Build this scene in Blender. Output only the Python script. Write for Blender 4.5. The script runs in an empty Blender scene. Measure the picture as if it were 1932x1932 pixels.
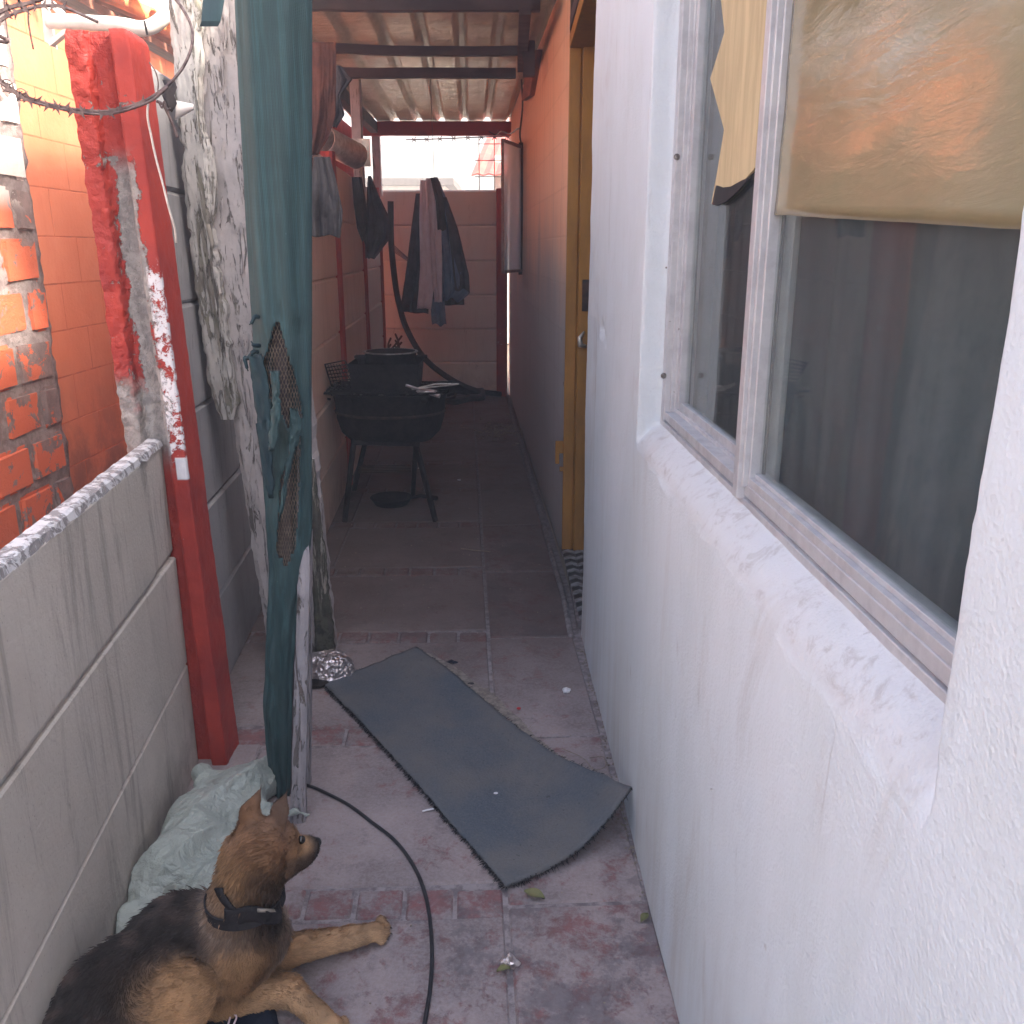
import bpy, bmesh, math, random
import numpy as np
from mathutils import Vector, Matrix, noise as mnoise

random.seed(7)
rng = np.random.default_rng(11)
scene = bpy.context.scene
COL = scene.collection

# ------------------------------------------------------------------ camera
CAM_Z = 1.35
PITCH = math.radians(16.3)
FPX = 1700.0                      # focal length in units of a 1932 px wide picture
cam_d = bpy.data.cameras.new('camera')
cam_d.sensor_width = 36.0
cam_d.lens = FPX / 1932.0 * 36.0
cam_d.clip_start = 0.02
cam_d.clip_end = 2000.0
cam = bpy.data.objects.new('camera', cam_d)
cam.location = (0, 0, CAM_Z)
cam.rotation_euler = (math.radians(90) - PITCH, 0, 0)
COL.objects.link(cam)
scene.camera = cam

# ------------------------------------------------------------------ light
SUN_DIR = Vector((0.80, -0.28, 0.70)).normalized()
SUN_EL = math.asin(SUN_DIR.z)
SUN_AZ = math.atan2(SUN_DIR.x, SUN_DIR.y)
world = bpy.data.worlds.new('World')
scene.world = world
world.use_nodes = True
wn = world.node_tree.nodes
wn.clear()
sky = wn.new('ShaderNodeTexSky')
sky.sky_type = 'NISHITA'
sky.sun_disc = False
sky.sun_elevation = SUN_EL
sky.sun_rotation = SUN_AZ
sky.air_density = 1.0
sky.dust_density = 7.0
sky.ozone_density = 1.2
bg = wn.new('ShaderNodeBackground')
bg.inputs['Strength'].default_value = 0.15
wo = wn.new('ShaderNodeOutputWorld')
world.node_tree.links.new(sky.outputs[0], bg.inputs[0])
world.node_tree.links.new(bg.outputs[0], wo.inputs[0])

sun_d = bpy.data.lights.new('sun', 'SUN')
sun_d.energy = 2.6
sun_d.angle = math.radians(7.0)
sun_d.color = (1.0, 0.93, 0.82)
sun = bpy.data.objects.new('sun', sun_d)
sun.rotation_euler = SUN_DIR.to_track_quat('Z', 'Y').to_euler()
sun.location = (8, -4, 8)
COL.objects.link(sun)

scene.view_settings.view_transform = 'Standard'
scene.view_settings.look = 'None'
scene.view_settings.gamma = 1.0
scene.view_settings.use_curve_mapping = False
scene.view_settings.exposure = 2.5
scene.render.resolution_x = 1024
scene.render.resolution_y = 1024

# ------------------------------------------------------------------ measuring helpers
SP, CP = math.sin(PITCH), math.cos(PITCH)
def ray(px, py):
    x = (px - 966.0) / FPX
    v = (966.0 - py) / FPX
    return Vector((x, CP + v * SP, -SP + v * CP))
def PZ(px, py, z=0.0):
    d = ray(px, py); t = (z - CAM_Z) / d.z
    return Vector((d.x * t, d.y * t, z))
def PY(px, py, Y):
    d = ray(px, py); t = Y / d.y
    return Vector((d.x * t, Y, CAM_Z + d.z * t))
def PX(px, py, x0, sl):           # plane x = x0 + sl*y
    d = ray(px, py); t = x0 / (d.x - sl * d.y)
    return Vector((d.x * t, d.y * t, CAM_Z + d.z * t))

# ------------------------------------------------------------------ mesh helpers
ORG = {}
def org(o):
    return ORG.get(o.name, Vector((0, 0, 0))) if o is not None else Vector((0, 0, 0))

class MB:
    def __init__(s):
        s.v = []; s.f = []
    def quadgrid(s, P, closeu=False, closev=False):
        nu = len(P); nv = len(P[0]); b = len(s.v)
        for r in P:
            for p in r: s.v.append(tuple(p))
        for i in range(nu if closeu else nu - 1):
            for j in range(nv if closev else nv - 1):
                i2 = (i + 1) % nu; j2 = (j + 1) % nv
                s.f.append((b + i * nv + j, b + i2 * nv + j, b + i2 * nv + j2, b + i * nv + j2))
        return s
    def box(s, c, size, rot=None):
        b = len(s.v); c = Vector(c); hx, hy, hz = size[0] / 2, size[1] / 2, size[2] / 2
        for x in (-hx, hx):
            for y in (-hy, hy):
                for z in (-hz, hz):
                    p = Vector((x, y, z))
                    if rot is not None: p = rot @ p
                    s.v.append(tuple(c + p))
        for q in ((0,1,3,2),(4,6,7,5),(0,4,5,1),(2,3,7,6),(0,2,6,4),(1,5,7,3)):
            s.f.append(tuple(b + k for k in q))
        return s
    def bar(s, a, bb, w, h, up=Vector((0, 0, 1))):
        a = Vector(a); bb = Vector(bb); d = (bb - a); L = d.length; d.normalize()
        sd = d.cross(up)
        if sd.length < 1e-4: sd = d.cross(Vector((1, 0, 0)))
        sd.normalize(); u2 = sd.cross(d).normalized()
        R = Matrix((sd, d, u2)).transposed()
        return s.box((a + bb) / 2, (w, L, h), R)
    def tube(s, pts, r, n=8, caps=True, closed=False):
        pts = [Vector(p) for p in pts]; m = len(pts)
        if not hasattr(r, '__len__'): r = [r] * m
        up = None; rows = []
        for i in range(m):
            if closed: t = pts[(i + 1) % m] - pts[(i - 1) % m]
            else: t = pts[min(i + 1, m - 1)] - pts[max(i - 1, 0)]
            if t.length < 1e-9: t = Vector((0, 0, 1))
            t.normalize()
            if up is None:
                up = t.cross(Vector((0.3, 0.2, 1))); 
                if up.length < 1e-3: up = t.cross(Vector((1, 0, 0)))
            up = (up - t * up.dot(t)).normalized(); w = t.cross(up)
            rows.append([pts[i] + (up * math.cos(2 * math.pi * k / n) + w * math.sin(2 * math.pi * k / n)) * r[i] for k in range(n)])
        b = len(s.v)
        s.quadgrid(rows, closeu=closed, closev=True)
        if caps and not closed:
            s.f.append(tuple(b + k for k in range(n)))
            s.f.append(tuple(b + (m - 1) * n + k for k in reversed(range(n))))
        return s
    def lathe(s, c, prof, n=40, jit=0.0):
        c = Vector(c); rows = []
        for (r, z) in prof:
            rows.append([c + Vector((math.cos(2 * math.pi * k / n) * r, math.sin(2 * math.pi * k / n) * r, z)) for k in range(n)])
        if jit:
            for row in rows:
                for p in row:
                    q = mnoise.noise_vector(p * 25) * jit
                    p += q
        return s.quadgrid(rows, closev=True)
    def blob(s, c, rad, n=10, m=7, jit=0.0, sc=20):
        c = Vector(c); rows = []
        for i in range(m + 1):
            th = math.pi * i / m
            row = []
            for k in range(n):
                ph = 2 * math.pi * k / n
                p = Vector((math.sin(th) * math.cos(ph) * rad[0], math.sin(th) * math.sin(ph) * rad[1], math.cos(th) * rad[2]))
                if jit: p *= 1 + jit * mnoise.noise((c + p) * sc)
                row.append(c + p)
            rows.append(row)
        return s.quadgrid(rows, closev=True)
    def prism(s, poly, off):          # polygon (list of Vectors) extruded by off
        b = len(s.v); n = len(poly); off = Vector(off)
        for p in poly: s.v.append(tuple(p))
        for p in poly: s.v.append(tuple(Vector(p) + off))
        s.f.append(tuple(b + k for k in range(n)))
        s.f.append(tuple(b + n + k for k in reversed(range(n))))
        for k in range(n):
            k2 = (k + 1) % n
            s.f.append((b + k, b + n + k, b + n + k2, b + k2))
        return s
    def mesh(s, name, mat, o=Vector((0, 0, 0)), smooth=False):
        me = bpy.data.meshes.new(name)
        me.from_pydata([(p[0] - o.x, p[1] - o.y, p[2] - o.z) for p in s.v], [], s.f)
        bm = bmesh.new(); bm.from_mesh(me)
        bmesh.ops.remove_doubles(bm, verts=bm.verts, dist=1e-5)
        bmesh.ops.recalc_face_normals(bm, faces=bm.faces)
        bm.to_mesh(me); bm.free()
        if mat: me.materials.append(mat)
        if smooth:
            me.polygons.foreach_set('use_smooth', [True] * len(me.polygons))
        me.update()
        return me
    def build(s, name, mat, parent=None, smooth=False, bevel=0, solid=0, sub=0, loc=None, angle=None):
        o0 = org(parent)
        if parent is None:
            a = np.array(s.v); lo = a.min(0); hi = a.max(0)
            o0 = Vector(loc) if loc is not None else Vector(((lo[0] + hi[0]) / 2, (lo[1] + hi[1]) / 2, lo[2]))
        me = s.mesh(name, mat, o0, smooth)
        return link(name, me, parent, o0, bevel, solid, sub)

def link(name, me, parent, o0, bevel=0, solid=0, sub=0):
    o = bpy.data.objects.new(name, me); COL.objects.link(o)
    if parent is not None: o.parent = parent
    else: o.location = o0
    ORG[o.name] = o0
    if solid:
        m = o.modifiers.new('thick', 'SOLIDIFY'); m.thickness = solid; m.offset = 0
    if bevel:
        m = o.modifiers.new('bevel', 'BEVEL'); m.width = bevel; m.segments = 2; m.limit_method = 'ANGLE'; m.angle_limit = math.radians(35)
    if sub:
        m = o.modifiers.new('sub', 'SUBSURF'); m.levels = sub; m.render_levels = sub
    return o
def tag(o, label=None, cat=None, group=None, kind=None):
    if label: o['label'] = label
    if cat: o['category'] = cat
    if group: o['group'] = group
    if kind: o['kind'] = kind
    return o
def thing(name, label, cat, loc, group=None):
    o = bpy.data.objects.new(name, None); COL.objects.link(o)
    o.location = loc; o.empty_display_size = 0.1
    ORG[o.name] = Vector(loc)
    return tag(o, label, cat, group)
def sub_empty(name, parent):
    o = bpy.data.objects.new(name, None); COL.objects.link(o); o.parent = parent
    ORG[o.name] = org(parent)
    return o
def inst(name, me, loc, parent, rotz=0.0, rot=None, scale=None):
    o = bpy.data.objects.new(name, me); COL.objects.link(o)
    o.location = Vector(loc) - org(parent)
    o.rotation_euler = rot if rot is not None else (0, 0, rotz)
    if scale: o.scale = scale
    if parent is not None: o.parent = parent
    return o
def chamfer_box(name, size, cham, mat, seg=1, cuts=0, rough=0.0):
    bm = bmesh.new()
    bmesh.ops.create_cube(bm, size=1.0)
    for v in bm.verts: v.co = Vector((v.co.x * size[0], v.co.y * size[1], v.co.z * size[2]))
    bmesh.ops.bevel(bm, geom=list(bm.edges), offset=cham, segments=seg, affect='EDGES')
    if cuts: bmesh.ops.subdivide_edges(bm, edges=bm.edges, cuts=cuts, use_grid_fill=True)
    if rough:
        for v in bm.verts: v.co += mnoise.noise_vector(v.co * 30) * rough
    me = bpy.data.meshes.new(name); bm.to_mesh(me); bm.free()
    me.materials.append(mat)
    return me
def spline(pts, n=12):
    """Catmull-Rom through the points."""
    P = [Vector(p) for p in pts]; P = [P[0] * 2 - P[1]] + P + [P[-1] * 2 - P[-2]]; out = []
    for i in range(1, len(P) - 2):
        for k in range(n):
            t = k / n
            out.append(0.5 * ((2 * P[i]) + (P[i + 1] - P[i - 1]) * t + (2 * P[i - 1] - 5 * P[i] + 4 * P[i + 1] - P[i + 2]) * t * t + (3 * P[i] - P[i - 1] - 3 * P[i + 1] + P[i + 2]) * t ** 3))
    out.append(P[-2]); return out
def lerp_tab(tab, y):
    if y <= tab[0][0]: return tab[0][1:]
    for a, b in zip(tab, tab[1:]):
        if y <= b[0]:
            t = (y - a[0]) / (b[0] - a[0]); return tuple(a[k] + (b[k] - a[k]) * t for k in range(1, len(a)))
    return tab[-1][1:]

# ------------------------------------------------------------------ material helpers
class G:
    def __init__(s, name):
        s.m = bpy.data.materials.new(name); s.m.use_nodes = True; s.t = s.m.node_tree; s.t.nodes.clear()
        s.out = s.t.nodes.new('ShaderNodeOutputMaterial'); s.geo = None
    def put(s, sock, val):
        if isinstance(val, bpy.types.NodeSocket): s.t.links.new(val, sock)
        elif val is not None:
            if hasattr(sock.default_value, '__len__') and not isinstance(val, (int, float)):
                v = tuple(val)
                if len(sock.default_value) == 4 and len(v) == 3: v = v + (1.0,)
                sock.default_value = v
            elif hasattr(sock.default_value, '__len__'):
                n = len(sock.default_value); sock.default_value = (val,) * 3 + ((1.0,) if n == 4 else ())
            else: sock.default_value = val
    def n(s, typ, props=None, **ins):
        nd = s.t.nodes.new('ShaderNode' + typ)
        for k, v in (props or {}).items(): setattr(nd, k, v)
        for k, v in ins.items():
            key = int(k[1:]) if k[0] == 'i' and k[1:].isdigit() else k.replace('_', ' ')
            s.put(nd.inputs[key], v)
        return nd
    def pos(s, sx=1, sy=1, sz=1, off=(0, 0, 0), local=False):
        src = s.n('TexCoord').outputs['Object'] if local else s.n('NewGeometry').outputs['Position']
        a = s.n('VectorMath', {'operation': 'MULTIPLY'}, i0=src, i1=(sx, sy, sz)).outputs[0]
        if off != (0, 0, 0): a = s.n('VectorMath', {'operation': 'ADD'}, i0=a, i1=off).outputs[0]
        return a
    def xyz(s, local=False):
        src = s.n('TexCoord').outputs['Object'] if local else s.n('NewGeometry').outputs['Position']
        return s.n('SeparateXYZ', None, i0=src).outputs
    def noise(s, vec, scale, detail=4, rough=.55, dist=0.0):
        return s.n('TexNoise', None, Vector=vec, Scale=scale, Detail=detail, Roughness=rough, Distortion=dist).outputs[0]
    def vor(s, vec, scale, feat='F1', rnd=1.0):
        return s.n('TexVoronoi', {'feature': feat}, Vector=vec, Scale=scale, Randomness=rnd).outputs[0]
    def wave(s, vec, scale, dist=0.0, dirn='X', detail=2):
        return s.n('TexWave', {'bands_direction': dirn}, Vector=vec, Scale=scale, Distortion=dist, Detail=detail).outputs['Fac']
    def step(s, f, a, b, lo=0.0, hi=1.0):
        return s.n('MapRange', {'interpolation_type': 'SMOOTHSTEP'}, i0=f, i1=a, i2=b, i3=lo, i4=hi).outputs[0]
    def math(s, op, a, b=0.0, clamp=False):
        return s.n('Math', {'operation': op, 'use_clamp': clamp}, i0=a, i1=b).outputs[0]
    def mul(s, a, b): return s.math('MULTIPLY', a, b)
    def add(s, a, b): return s.math('ADD', a, b)
    def mx(s, a, b): return s.math('MAXIMUM', a, b)
    def mn(s, a, b): return s.math('MINIMUM', a, b)
    def inv(s, a): return s.math('SUBTRACT', 1.0, a)
    def mix(s, f, a, b, mode='MIX'):
        nd = s.t.nodes.new('ShaderNodeMix'); nd.data_type = 'RGBA'; nd.blend_type = mode
        s.put(nd.inputs[0], f); s.put(nd.inputs[6], a); s.put(nd.inputs[7], b)
        return nd.outputs[2]
    def rand(s): return s.n('ObjectInfo').outputs['Random']
    def bump(s, h, dist, strength=1.0, normal=None):
        return s.n('Bump', None, Strength=strength, Distance=dist, Height=h, Normal=normal).outputs[0] if normal is not None else s.n('Bump', None, Strength=strength, Distance=dist, Height=h).outputs[0]
    def fin(s, color, rough=.8, normal=None, metal=0.0, spec=.3, **kw):
        b = s.n('BsdfPrincipled'); s.put(b.inputs['Base Color'], color); s.put(b.inputs['Roughness'], rough)
        s.put(b.inputs['Metallic'], metal); s.put(b.inputs['Specular IOR Level'], spec)
        if normal is not None: s.put(b.inputs['Normal'], normal)
        for k, v in kw.items(): s.put(b.inputs[k.replace('_', ' ')], v)
        s.t.links.new(b.outputs[0], s.out.inputs[0]); s.bs = b
        return s.m

def simple(name, c1, c2=None, scale=20, rough=.8, bump=.0, bdist=.002, metal=0, spec=.3, stretch=(1, 1, 1), detail=5, lo=.35, hi=.65):
    g = G(name); v = g.pos(*stretch); n = g.noise(v, scale, detail, .6)
    col = g.mix(g.step(n, lo, hi), c1, c2 if c2 else tuple(c * .7 for c in c1))
    nm = g.bump(g.noise(v, scale * 3, 4, .6), bdist, bump) if bump else None
    return g.fin(col, rough, nm, metal, spec)

# white rendered plaster
g = G('white_plaster'); p = g.pos(); st = g.pos(1, 1, .07)
big = g.noise(p, 1.3, 3); fine = g.noise(p, 60, 5, .65); mid = g.noise(p, 14, 4, .6); grit = g.vor(p, 210)
streak = g.step(g.noise(g.pos(14, 14, .7), 1.6, 6, .7, .6), .61, .76)
scuff = g.mul(g.step(g.noise(g.pos(1.0, 1.0, .22), 17, 6, .65, .9), .62, .78), .42)
z = g.xyz()[2]
low = g.mul(g.step(z, .55, 0.0), g.step(g.noise(st, 9, 5, .7), .35, .7))
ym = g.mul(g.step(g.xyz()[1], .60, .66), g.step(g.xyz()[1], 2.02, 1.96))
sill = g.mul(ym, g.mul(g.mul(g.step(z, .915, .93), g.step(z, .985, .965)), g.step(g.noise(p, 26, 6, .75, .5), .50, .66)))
col = g.mix(g.step(big, .3, .7), (.63, .69, .745), (.69, .74, .79))
col = g.mix(g.mul(g.step(g.noise(g.pos(1, 1, .35), 2.6, 6, .7, .5), .42, .68), .45), col, (.54, .595, .61))
col = g.mix(g.mul(g.step(g.noise(g.pos(1, 1, .22), 5.5, 7, .75, .8), .56, .74), .35), col, (.50, .49, .49))
col = g.mix(g.mul(streak, .48), col, (.40, .38, .36))
col = g.mix(scuff, col, (.30, .29, .29))
smg = g.step(g.noise(g.pos(1.4, 1.4, .55, (4, 2, 8)), 3.4, 7, .7, .8), .54, .74)
col = g.mix(g.mul(smg, .48), col, (.46, .45, .445))
col = g.mix(g.mul(low, .40), col, (.38, .34, .31))
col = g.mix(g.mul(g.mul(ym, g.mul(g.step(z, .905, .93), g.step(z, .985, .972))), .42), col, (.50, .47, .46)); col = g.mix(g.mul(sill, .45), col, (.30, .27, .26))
col = g.mix(g.step(mid, .58, .72, 0, .10), col, (.5, .47, .45))
chip = g.step(g.noise(p, 9, 5, .7, 1.0), .70, .72)
col = g.mix(g.mul(chip, .6), col, (.46, .45, .44))
h = g.add(g.mul(fine, .8), g.add(g.mul(mid, .55), g.mul(grit, .30)))
h = g.add(h, g.mul(chip, -.8))
MAT_WHITE = g.fin(col, .62, g.bump(h, .0027, .85), spec=.35)

# alley side wall, pale plaster, bounced orange light painted above, block joints showing through
g = G('orange_bounce_plaster'); p = g.pos(); z = g.xyz()[2]
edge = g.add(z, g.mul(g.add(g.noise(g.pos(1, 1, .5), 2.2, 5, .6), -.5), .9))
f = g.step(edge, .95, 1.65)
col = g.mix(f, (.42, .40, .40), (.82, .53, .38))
col = g.mix(g.step(g.noise(g.pos(8, 8, .6), 2, 6, .7), .5, .8, 0, .45), col, (.18, .15, .15))
br = g.n('TexBrick', {'offset': .5}, Vector=g.n('CombineXYZ', None, i0=g.xyz()[1], i1=g.xyz()[2]).outputs[0], Scale=1.0, Mortar_Size=.006, Mortar_Smooth=.6, Brick_Width=.4, Row_Height=.2).outputs['Fac']
col = g.mix(g.mul(br, .10), col, (.25, .16, .12))
h = g.add(g.mul(g.noise(p, 50, 5, .6), .6), g.mul(g.inv(br), .25))
MAT_BOUNCEWALL = g.fin(col, .75, g.bump(h, .004, .7))

# precast concrete panels
def concrete(name, a, b, dark, streak_amt=.35, bumpd=.002):
    g = G(name); p = g.pos(); n1 = g.noise(p, 3, 5, .6); sv = g.pos(9, 9, 1.1)
    s1 = g.step(g.noise(sv, 1.5, 6, .75, .4), .50, .70); r = g.rand()
    col = g.mix(g.step(n1, .3, .7), a, b)
    col = g.mix(g.mul(r, .18), col, dark)
    col = g.mix(g.mul(s1, streak_amt), col, dark)
    mark = g.step(g.noise(g.pos(1, 1, .25), 20, 4, .6, 1.2), .63, .72)
    col = g.mix(g.mul(mark, .4), col, tuple(c * .5 for c in dark))
    zz = g.xyz()[2]
    grime = g.mul(g.step(zz, .34, .02), g.step(g.noise(p, 7, 5, .7), .35, .65))
    col = g.mix(g.mul(grime, .45), col, tuple(c * .8 for c in dark))
    col = g.mix(g.step(g.vor(g.pos(1, 1, 1), 75), .05, .14, .55, 0), col, dark); col = g.mix(g.step(g.noise(p, 55, 7, .8), .60, .68, 0, .35), col, dark)
    h = g.add(g.noise(p, 90, 5, .65), g.mul(g.noise(p, 12, 4, .6), 1.0))
    return g.fin(col, .85, g.bump(h, bumpd, .8))
MAT_PANEL = concrete('panel_concrete', (.50, .465, .42), (.59, .55, .50), (.22, .20, .18), .62, .003)
MAT_PANEL_SH = concrete('panel_concrete_shaded', (.27, .265, .275), (.32, .315, .32), (.15, .145, .145), .5)  # darker copy of the concrete, shade of the first bay put into its colour
MAT_PANEL_IN = concrete('panel_concrete_peach', (.72, .56, .45), (.78, .62, .52), (.36, .25, .20), .3)
MAT_PANEL_BACK = concrete('panel_concrete_cream', (.80, .77, .71), (.84, .81, .76), (.48, .43, .38), .22)
g = G('coping_paint'); p = g.pos(); f = g.step(g.noise(p, 30, 6, .75, .6), .47, .55)
col = g.mix(f, (.62, .61, .62), (.27, .25, .25))
MAT_COPE = g.fin(col, .85, g.bump(g.add(g.noise(p, 60, 5, .7), g.mul(f, -.6)), .004, .9))

# red painted concrete post with paint flaked off
def redpost(name, hero):
    g = G(name); p = g.pos(); X = list(g.xyz(local=True))
    if hero: X[0] = g.add(X[0], g.mul(X[2], .022))
    redc = g.mix(g.step(g.noise(p, 7, 4, .6), .35, .7), (.42, .046, .032), (.30, .032, .028))
    conc = g.mix(g.step(g.noise(p, 40, 5, .7), .4, .6), (.36, .33, .31), (.24, .22, .21))
    conc = g.mix(g.step(g.vor(p, 130), .02, .16, 1, 0), conc, (.03, .03, .03))
    if hero:
        nx = g.add(X[0], g.mul(g.add(g.noise(g.pos(1, 1, .7), 11, 7, .75), -.5), .13))
        # strip of bare concrete running down the slot
        zz = X[2]
        a = g.mul(g.step(nx, -.030, -.026), g.step(nx, .033, .029))
        up = g.step(zz, 1.58, 1.50)
        m1 = g.mul(a, up)
        low = g.mul(g.step(nx, .03, .02), g.step(g.add(zz, g.mul(g.noise(p, 14, 4, .6), .25)), 1.20, 1.12))
        m2 = g.step(g.noise(p, 16, 6, .72, .4), .625, .645)
        bare = g.mx(g.mx(m1, g.mul(m2, g.step(nx, .04, .02))), low)
        hair = g.step(g.noise(p, 28, 6, .75), .71, .73)
        bare = g.mx(g.mul(bare, g.step(zz, .80, .90)), hair)
        col = g.mix(bare, redc, conc)
        wn_ = g.noise(g.n('VectorRotate', {'rotation_type': 'Y_AXIS'}, Vector=g.pos(1.6, 1.6, 1.6), Angle=.5).outputs[0], 26, 9, .8, .3)
        lim = g.step(zz, 1.35, 1.25, .57, .47)
        lim = g.add(lim, g.step(zz, .98, .86, 0, .06))
        w = g.math('GREATER_THAN', wn_, lim)
        w = g.mul(w, g.mul(g.mul(g.step(zz, .845, .85), g.step(zz, 1.34, 1.30)), g.step(X[0], .026, .031)))
        w = g.mul(w, g.step(X[1], -.045, -.05))
        wl = g.mul(g.mul(g.step(zz, .80, .805), g.step(zz, .86, .855)), g.mul(g.step(X[0], .036, .039), g.step(X[1], -.045, -.05)))
        w = g.mx(w, wl)
        col = g.mix(w, col, (.74, .72, .74))
        h = g.add(g.mul(g.noise(p, 55, 6, .7), .5), g.mul(bare, -1.2))
        lump = g.mul(g.noise(p, 34, 4, .6), g.step(nx, .01, -.02, 0, 2.6))
        h = g.add(h, lump); h = g.add(h, g.mul(w, .3))
        return g.fin(col, g.mix(bare, (.55,) * 3, (.9,) * 3), g.bump(h, .005, .9))
    bare = g.step(g.noise(p, 22, 5, .7), .66, .68)
    col = g.mix(bare, redc, (.5, .35, .32))
    return g.fin(col, .6, g.bump(g.noise(p, 60, 5, .7), .003, .7))
MAT_REDHERO = redpost('red_post_flaking', True)
MAT_RED = redpost('red_paint', False)

# neighbour's walls
g = G('orange_paint'); p = g.pos(); z = g.xyz()[2]
col = g.mix(g.step(g.noise(p, 1.8, 5, .6), .3, .7), (.60, .165, .075), (.66, .215, .11))
col = g.mix(g.step(g.noise(g.pos(6, 6, .6), 2, 5, .7), .5, .8, 0, .45), col, (.55, .10, .035))
col = g.mix(g.mul(g.step(z, 1.0, .1), g.step(g.noise(p, 3, 6, .7), .35, .6)), col, (.23, .075, .045))
MAT_ORANGE = g.fin(col, .8, g.bump(g.add(g.noise(p, 45, 5, .6), g.mul(g.noise(p, 9, 3), 1.5)), .004, .7))
g = G('orange_mortar'); p = g.pos()
MAT_ORJOINT = g.fin(g.mix(g.step(g.noise(p, 9, 5, .6), .4, .6), (.56, .13, .05), (.40, .09, .04)), .85, g.bump(g.noise(p, 80, 5, .6), .003))
g = G('brick_patchy'); p = g.pos(); z = g.xyz()[2]
base = g.mix(g.step(g.noise(p, 12, 5, .7), .35, .65), (.27, .19, .175), (.17, .125, .12))
nn = g.add(g.noise(p, 6, 6, .7, .5), g.mul(g.add(g.rand(), -.5), .34))
om = g.step(nn, .49, .51)
om = g.mul(om, g.step(z, 1.62, 1.52))
col = g.mix(om, base, (.66, .14, .06))
wm = g.mul(g.step(nn, .40, .42), g.step(z, 1.48, 1.58))
col = g.mix(wm, col, (.78, .70, .66))
MAT_BRICKP = g.fin(col, .9, g.bump(g.add(g.noise(p, 70, 5, .7), g.noise(p, 18, 4, .6)), .008, .9))
g = G('mortar_grey'); p = g.pos()
MAT_MORTAR = g.fin(g.mix(g.step(g.noise(p, 22, 5, .7), .4, .6), (.31, .26, .25), (.21, .165, .16)), .95, g.bump(g.noise(p, 50, 6, .7), .010, 1.0))
MAT_TILE_O = simple('roof_tile_orange', (.72, .26, .08), (.60, .17, .06), 12, .7, .6, .004)

# old timber under peeling white paint
def peeling(name, paint, wood, moss, thr, mossz=None):
    g = G(name); v = g.pos(1, 1, .065); p = g.pos()
    n1 = g.noise(v, 26, 8, .72, .6); grain = g.noise(g.pos(1, 1, .04), 95, 4, .6)
    crack = g.step(g.noise(g.pos(1, 1, .06), 46, 5, .7, .7), .405, .375)
    crack = g.mx(crack, g.mul(g.step(g.noise(g.pos(1, 1, .08), 95, 5, .7, .5), .41, .38), g.step(g.noise(p, 7, 4, .6), .40, .55)))
    pm = g.step(n1, thr, thr + .018)
    wd = g.mix(g.step(grain, .35, .65), wood, tuple(c * .6 for c in wood))
    ms = g.step(g.noise(p, 14, 5, .7), .45, .62)
    wd = g.mix(g.mul(ms, .8), wd, moss)
    dirty = g.mix(g.step(g.noise(p, 11, 5, .7), .35, .7), paint, tuple(c * .78 for c in paint))
    dirty = g.mix(g.step(g.noise(v, 12, 5, .7), .66, .69, 0, .35), dirty, (.45, .12, .14))
    if mossz is not None:
        lowm = g.step(g.add(g.xyz()[2], g.mul(g.noise(p, 9, 4), .5)), mossz + .25, mossz)
        pm = g.mul(pm, g.inv(lowm))
        wd = g.mix(lowm, wd, g.mix(g.step(g.noise(p, 30, 5, .7), .4, .6), (.12, .115, .085), (.035, .04, .03)))
    col = g.mix(pm, wd, dirty)
    col = g.mix(g.mul(crack, .75), col, (.09, .075, .065))
    h = g.add(g.mul(pm, .7), g.add(g.mul(grain, .35), g.mul(crack, -1.1)))
    return g.fin(col, .8, g.bump(h, .006, 1.0))
MAT_PEEL = peeling('peeling_white_timber', (.58, .53, .525), (.36, .315, .28), (.27, .25, .205), .38)
MAT_PEEL2 = peeling('peeling_mossy_timber', (.56, .53, .50), (.34, .305, .265), (.24, .23, .175), .45)
MAT_PEELBASE = peeling('mossy_post_base', (.58, .53, .52), (.35, .31, .275), (.25, .235, .19), .39, .12)
MAT_LATH = peeling('painted_lath', (.34, .315, .33), (.17, .13, .12), (.15, .14, .12), .40)

# green shade cloth
g = G('green_shade_cloth'); X = g.xyz(); p = g.pos()
wx = g.wave(g.pos(), 95, 0, 'X', 0); wz = g.wave(g.pos(), 120, 0, 'Z', 0)
str_ = g.noise(g.pos(1, 1, .012), 130, 4, .6); brd = g.noise(g.pos(1, 1, .05), 22, 3, .6)
col = g.mix(g.step(brd, .3, .7), (.024, .054, .057), (.040, .076, .079))
col = g.mix(g.mul(g.step(str_, .45, .7), .55), col, (.055, .135, .145))
col = g.mix(g.mul(wz, .25), col, (.01, .04, .045))
spk = g.step(g.vor(g.pos(), 45), .035, .02)
col = g.mix(g.mul(spk, .55), col, (.5, .55, .52))
col = g.mix(g.step(g.noise(g.pos(1, 1, .25), 20, 4, .6), .73, .76, 0, .6), col, (.5, .55, .52))
h = g.add(g.mul(wz, .35), g.add(g.mul(wx, .3), g.mul(str_, .7)))
MAT_GREEN = g.fin(col, .62, g.bump(h, .0012, .8), spec=.35)
MAT_MOSSB = peeling('mossy_board', (.40, .365, .31), (.15, .135, .11), (.065, .072, .048), .50, .30)
MAT_GREEND = simple('dark_shade_cloth', (.012, .030, .040), (.02, .05, .058), 30, .7, .5, .002, stretch=(1, 1, .2))
MAT_WICKER = simple('rusty_mesh', (.26, .20, .15), (.12, .09, .07), 60, .8, .5)

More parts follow.
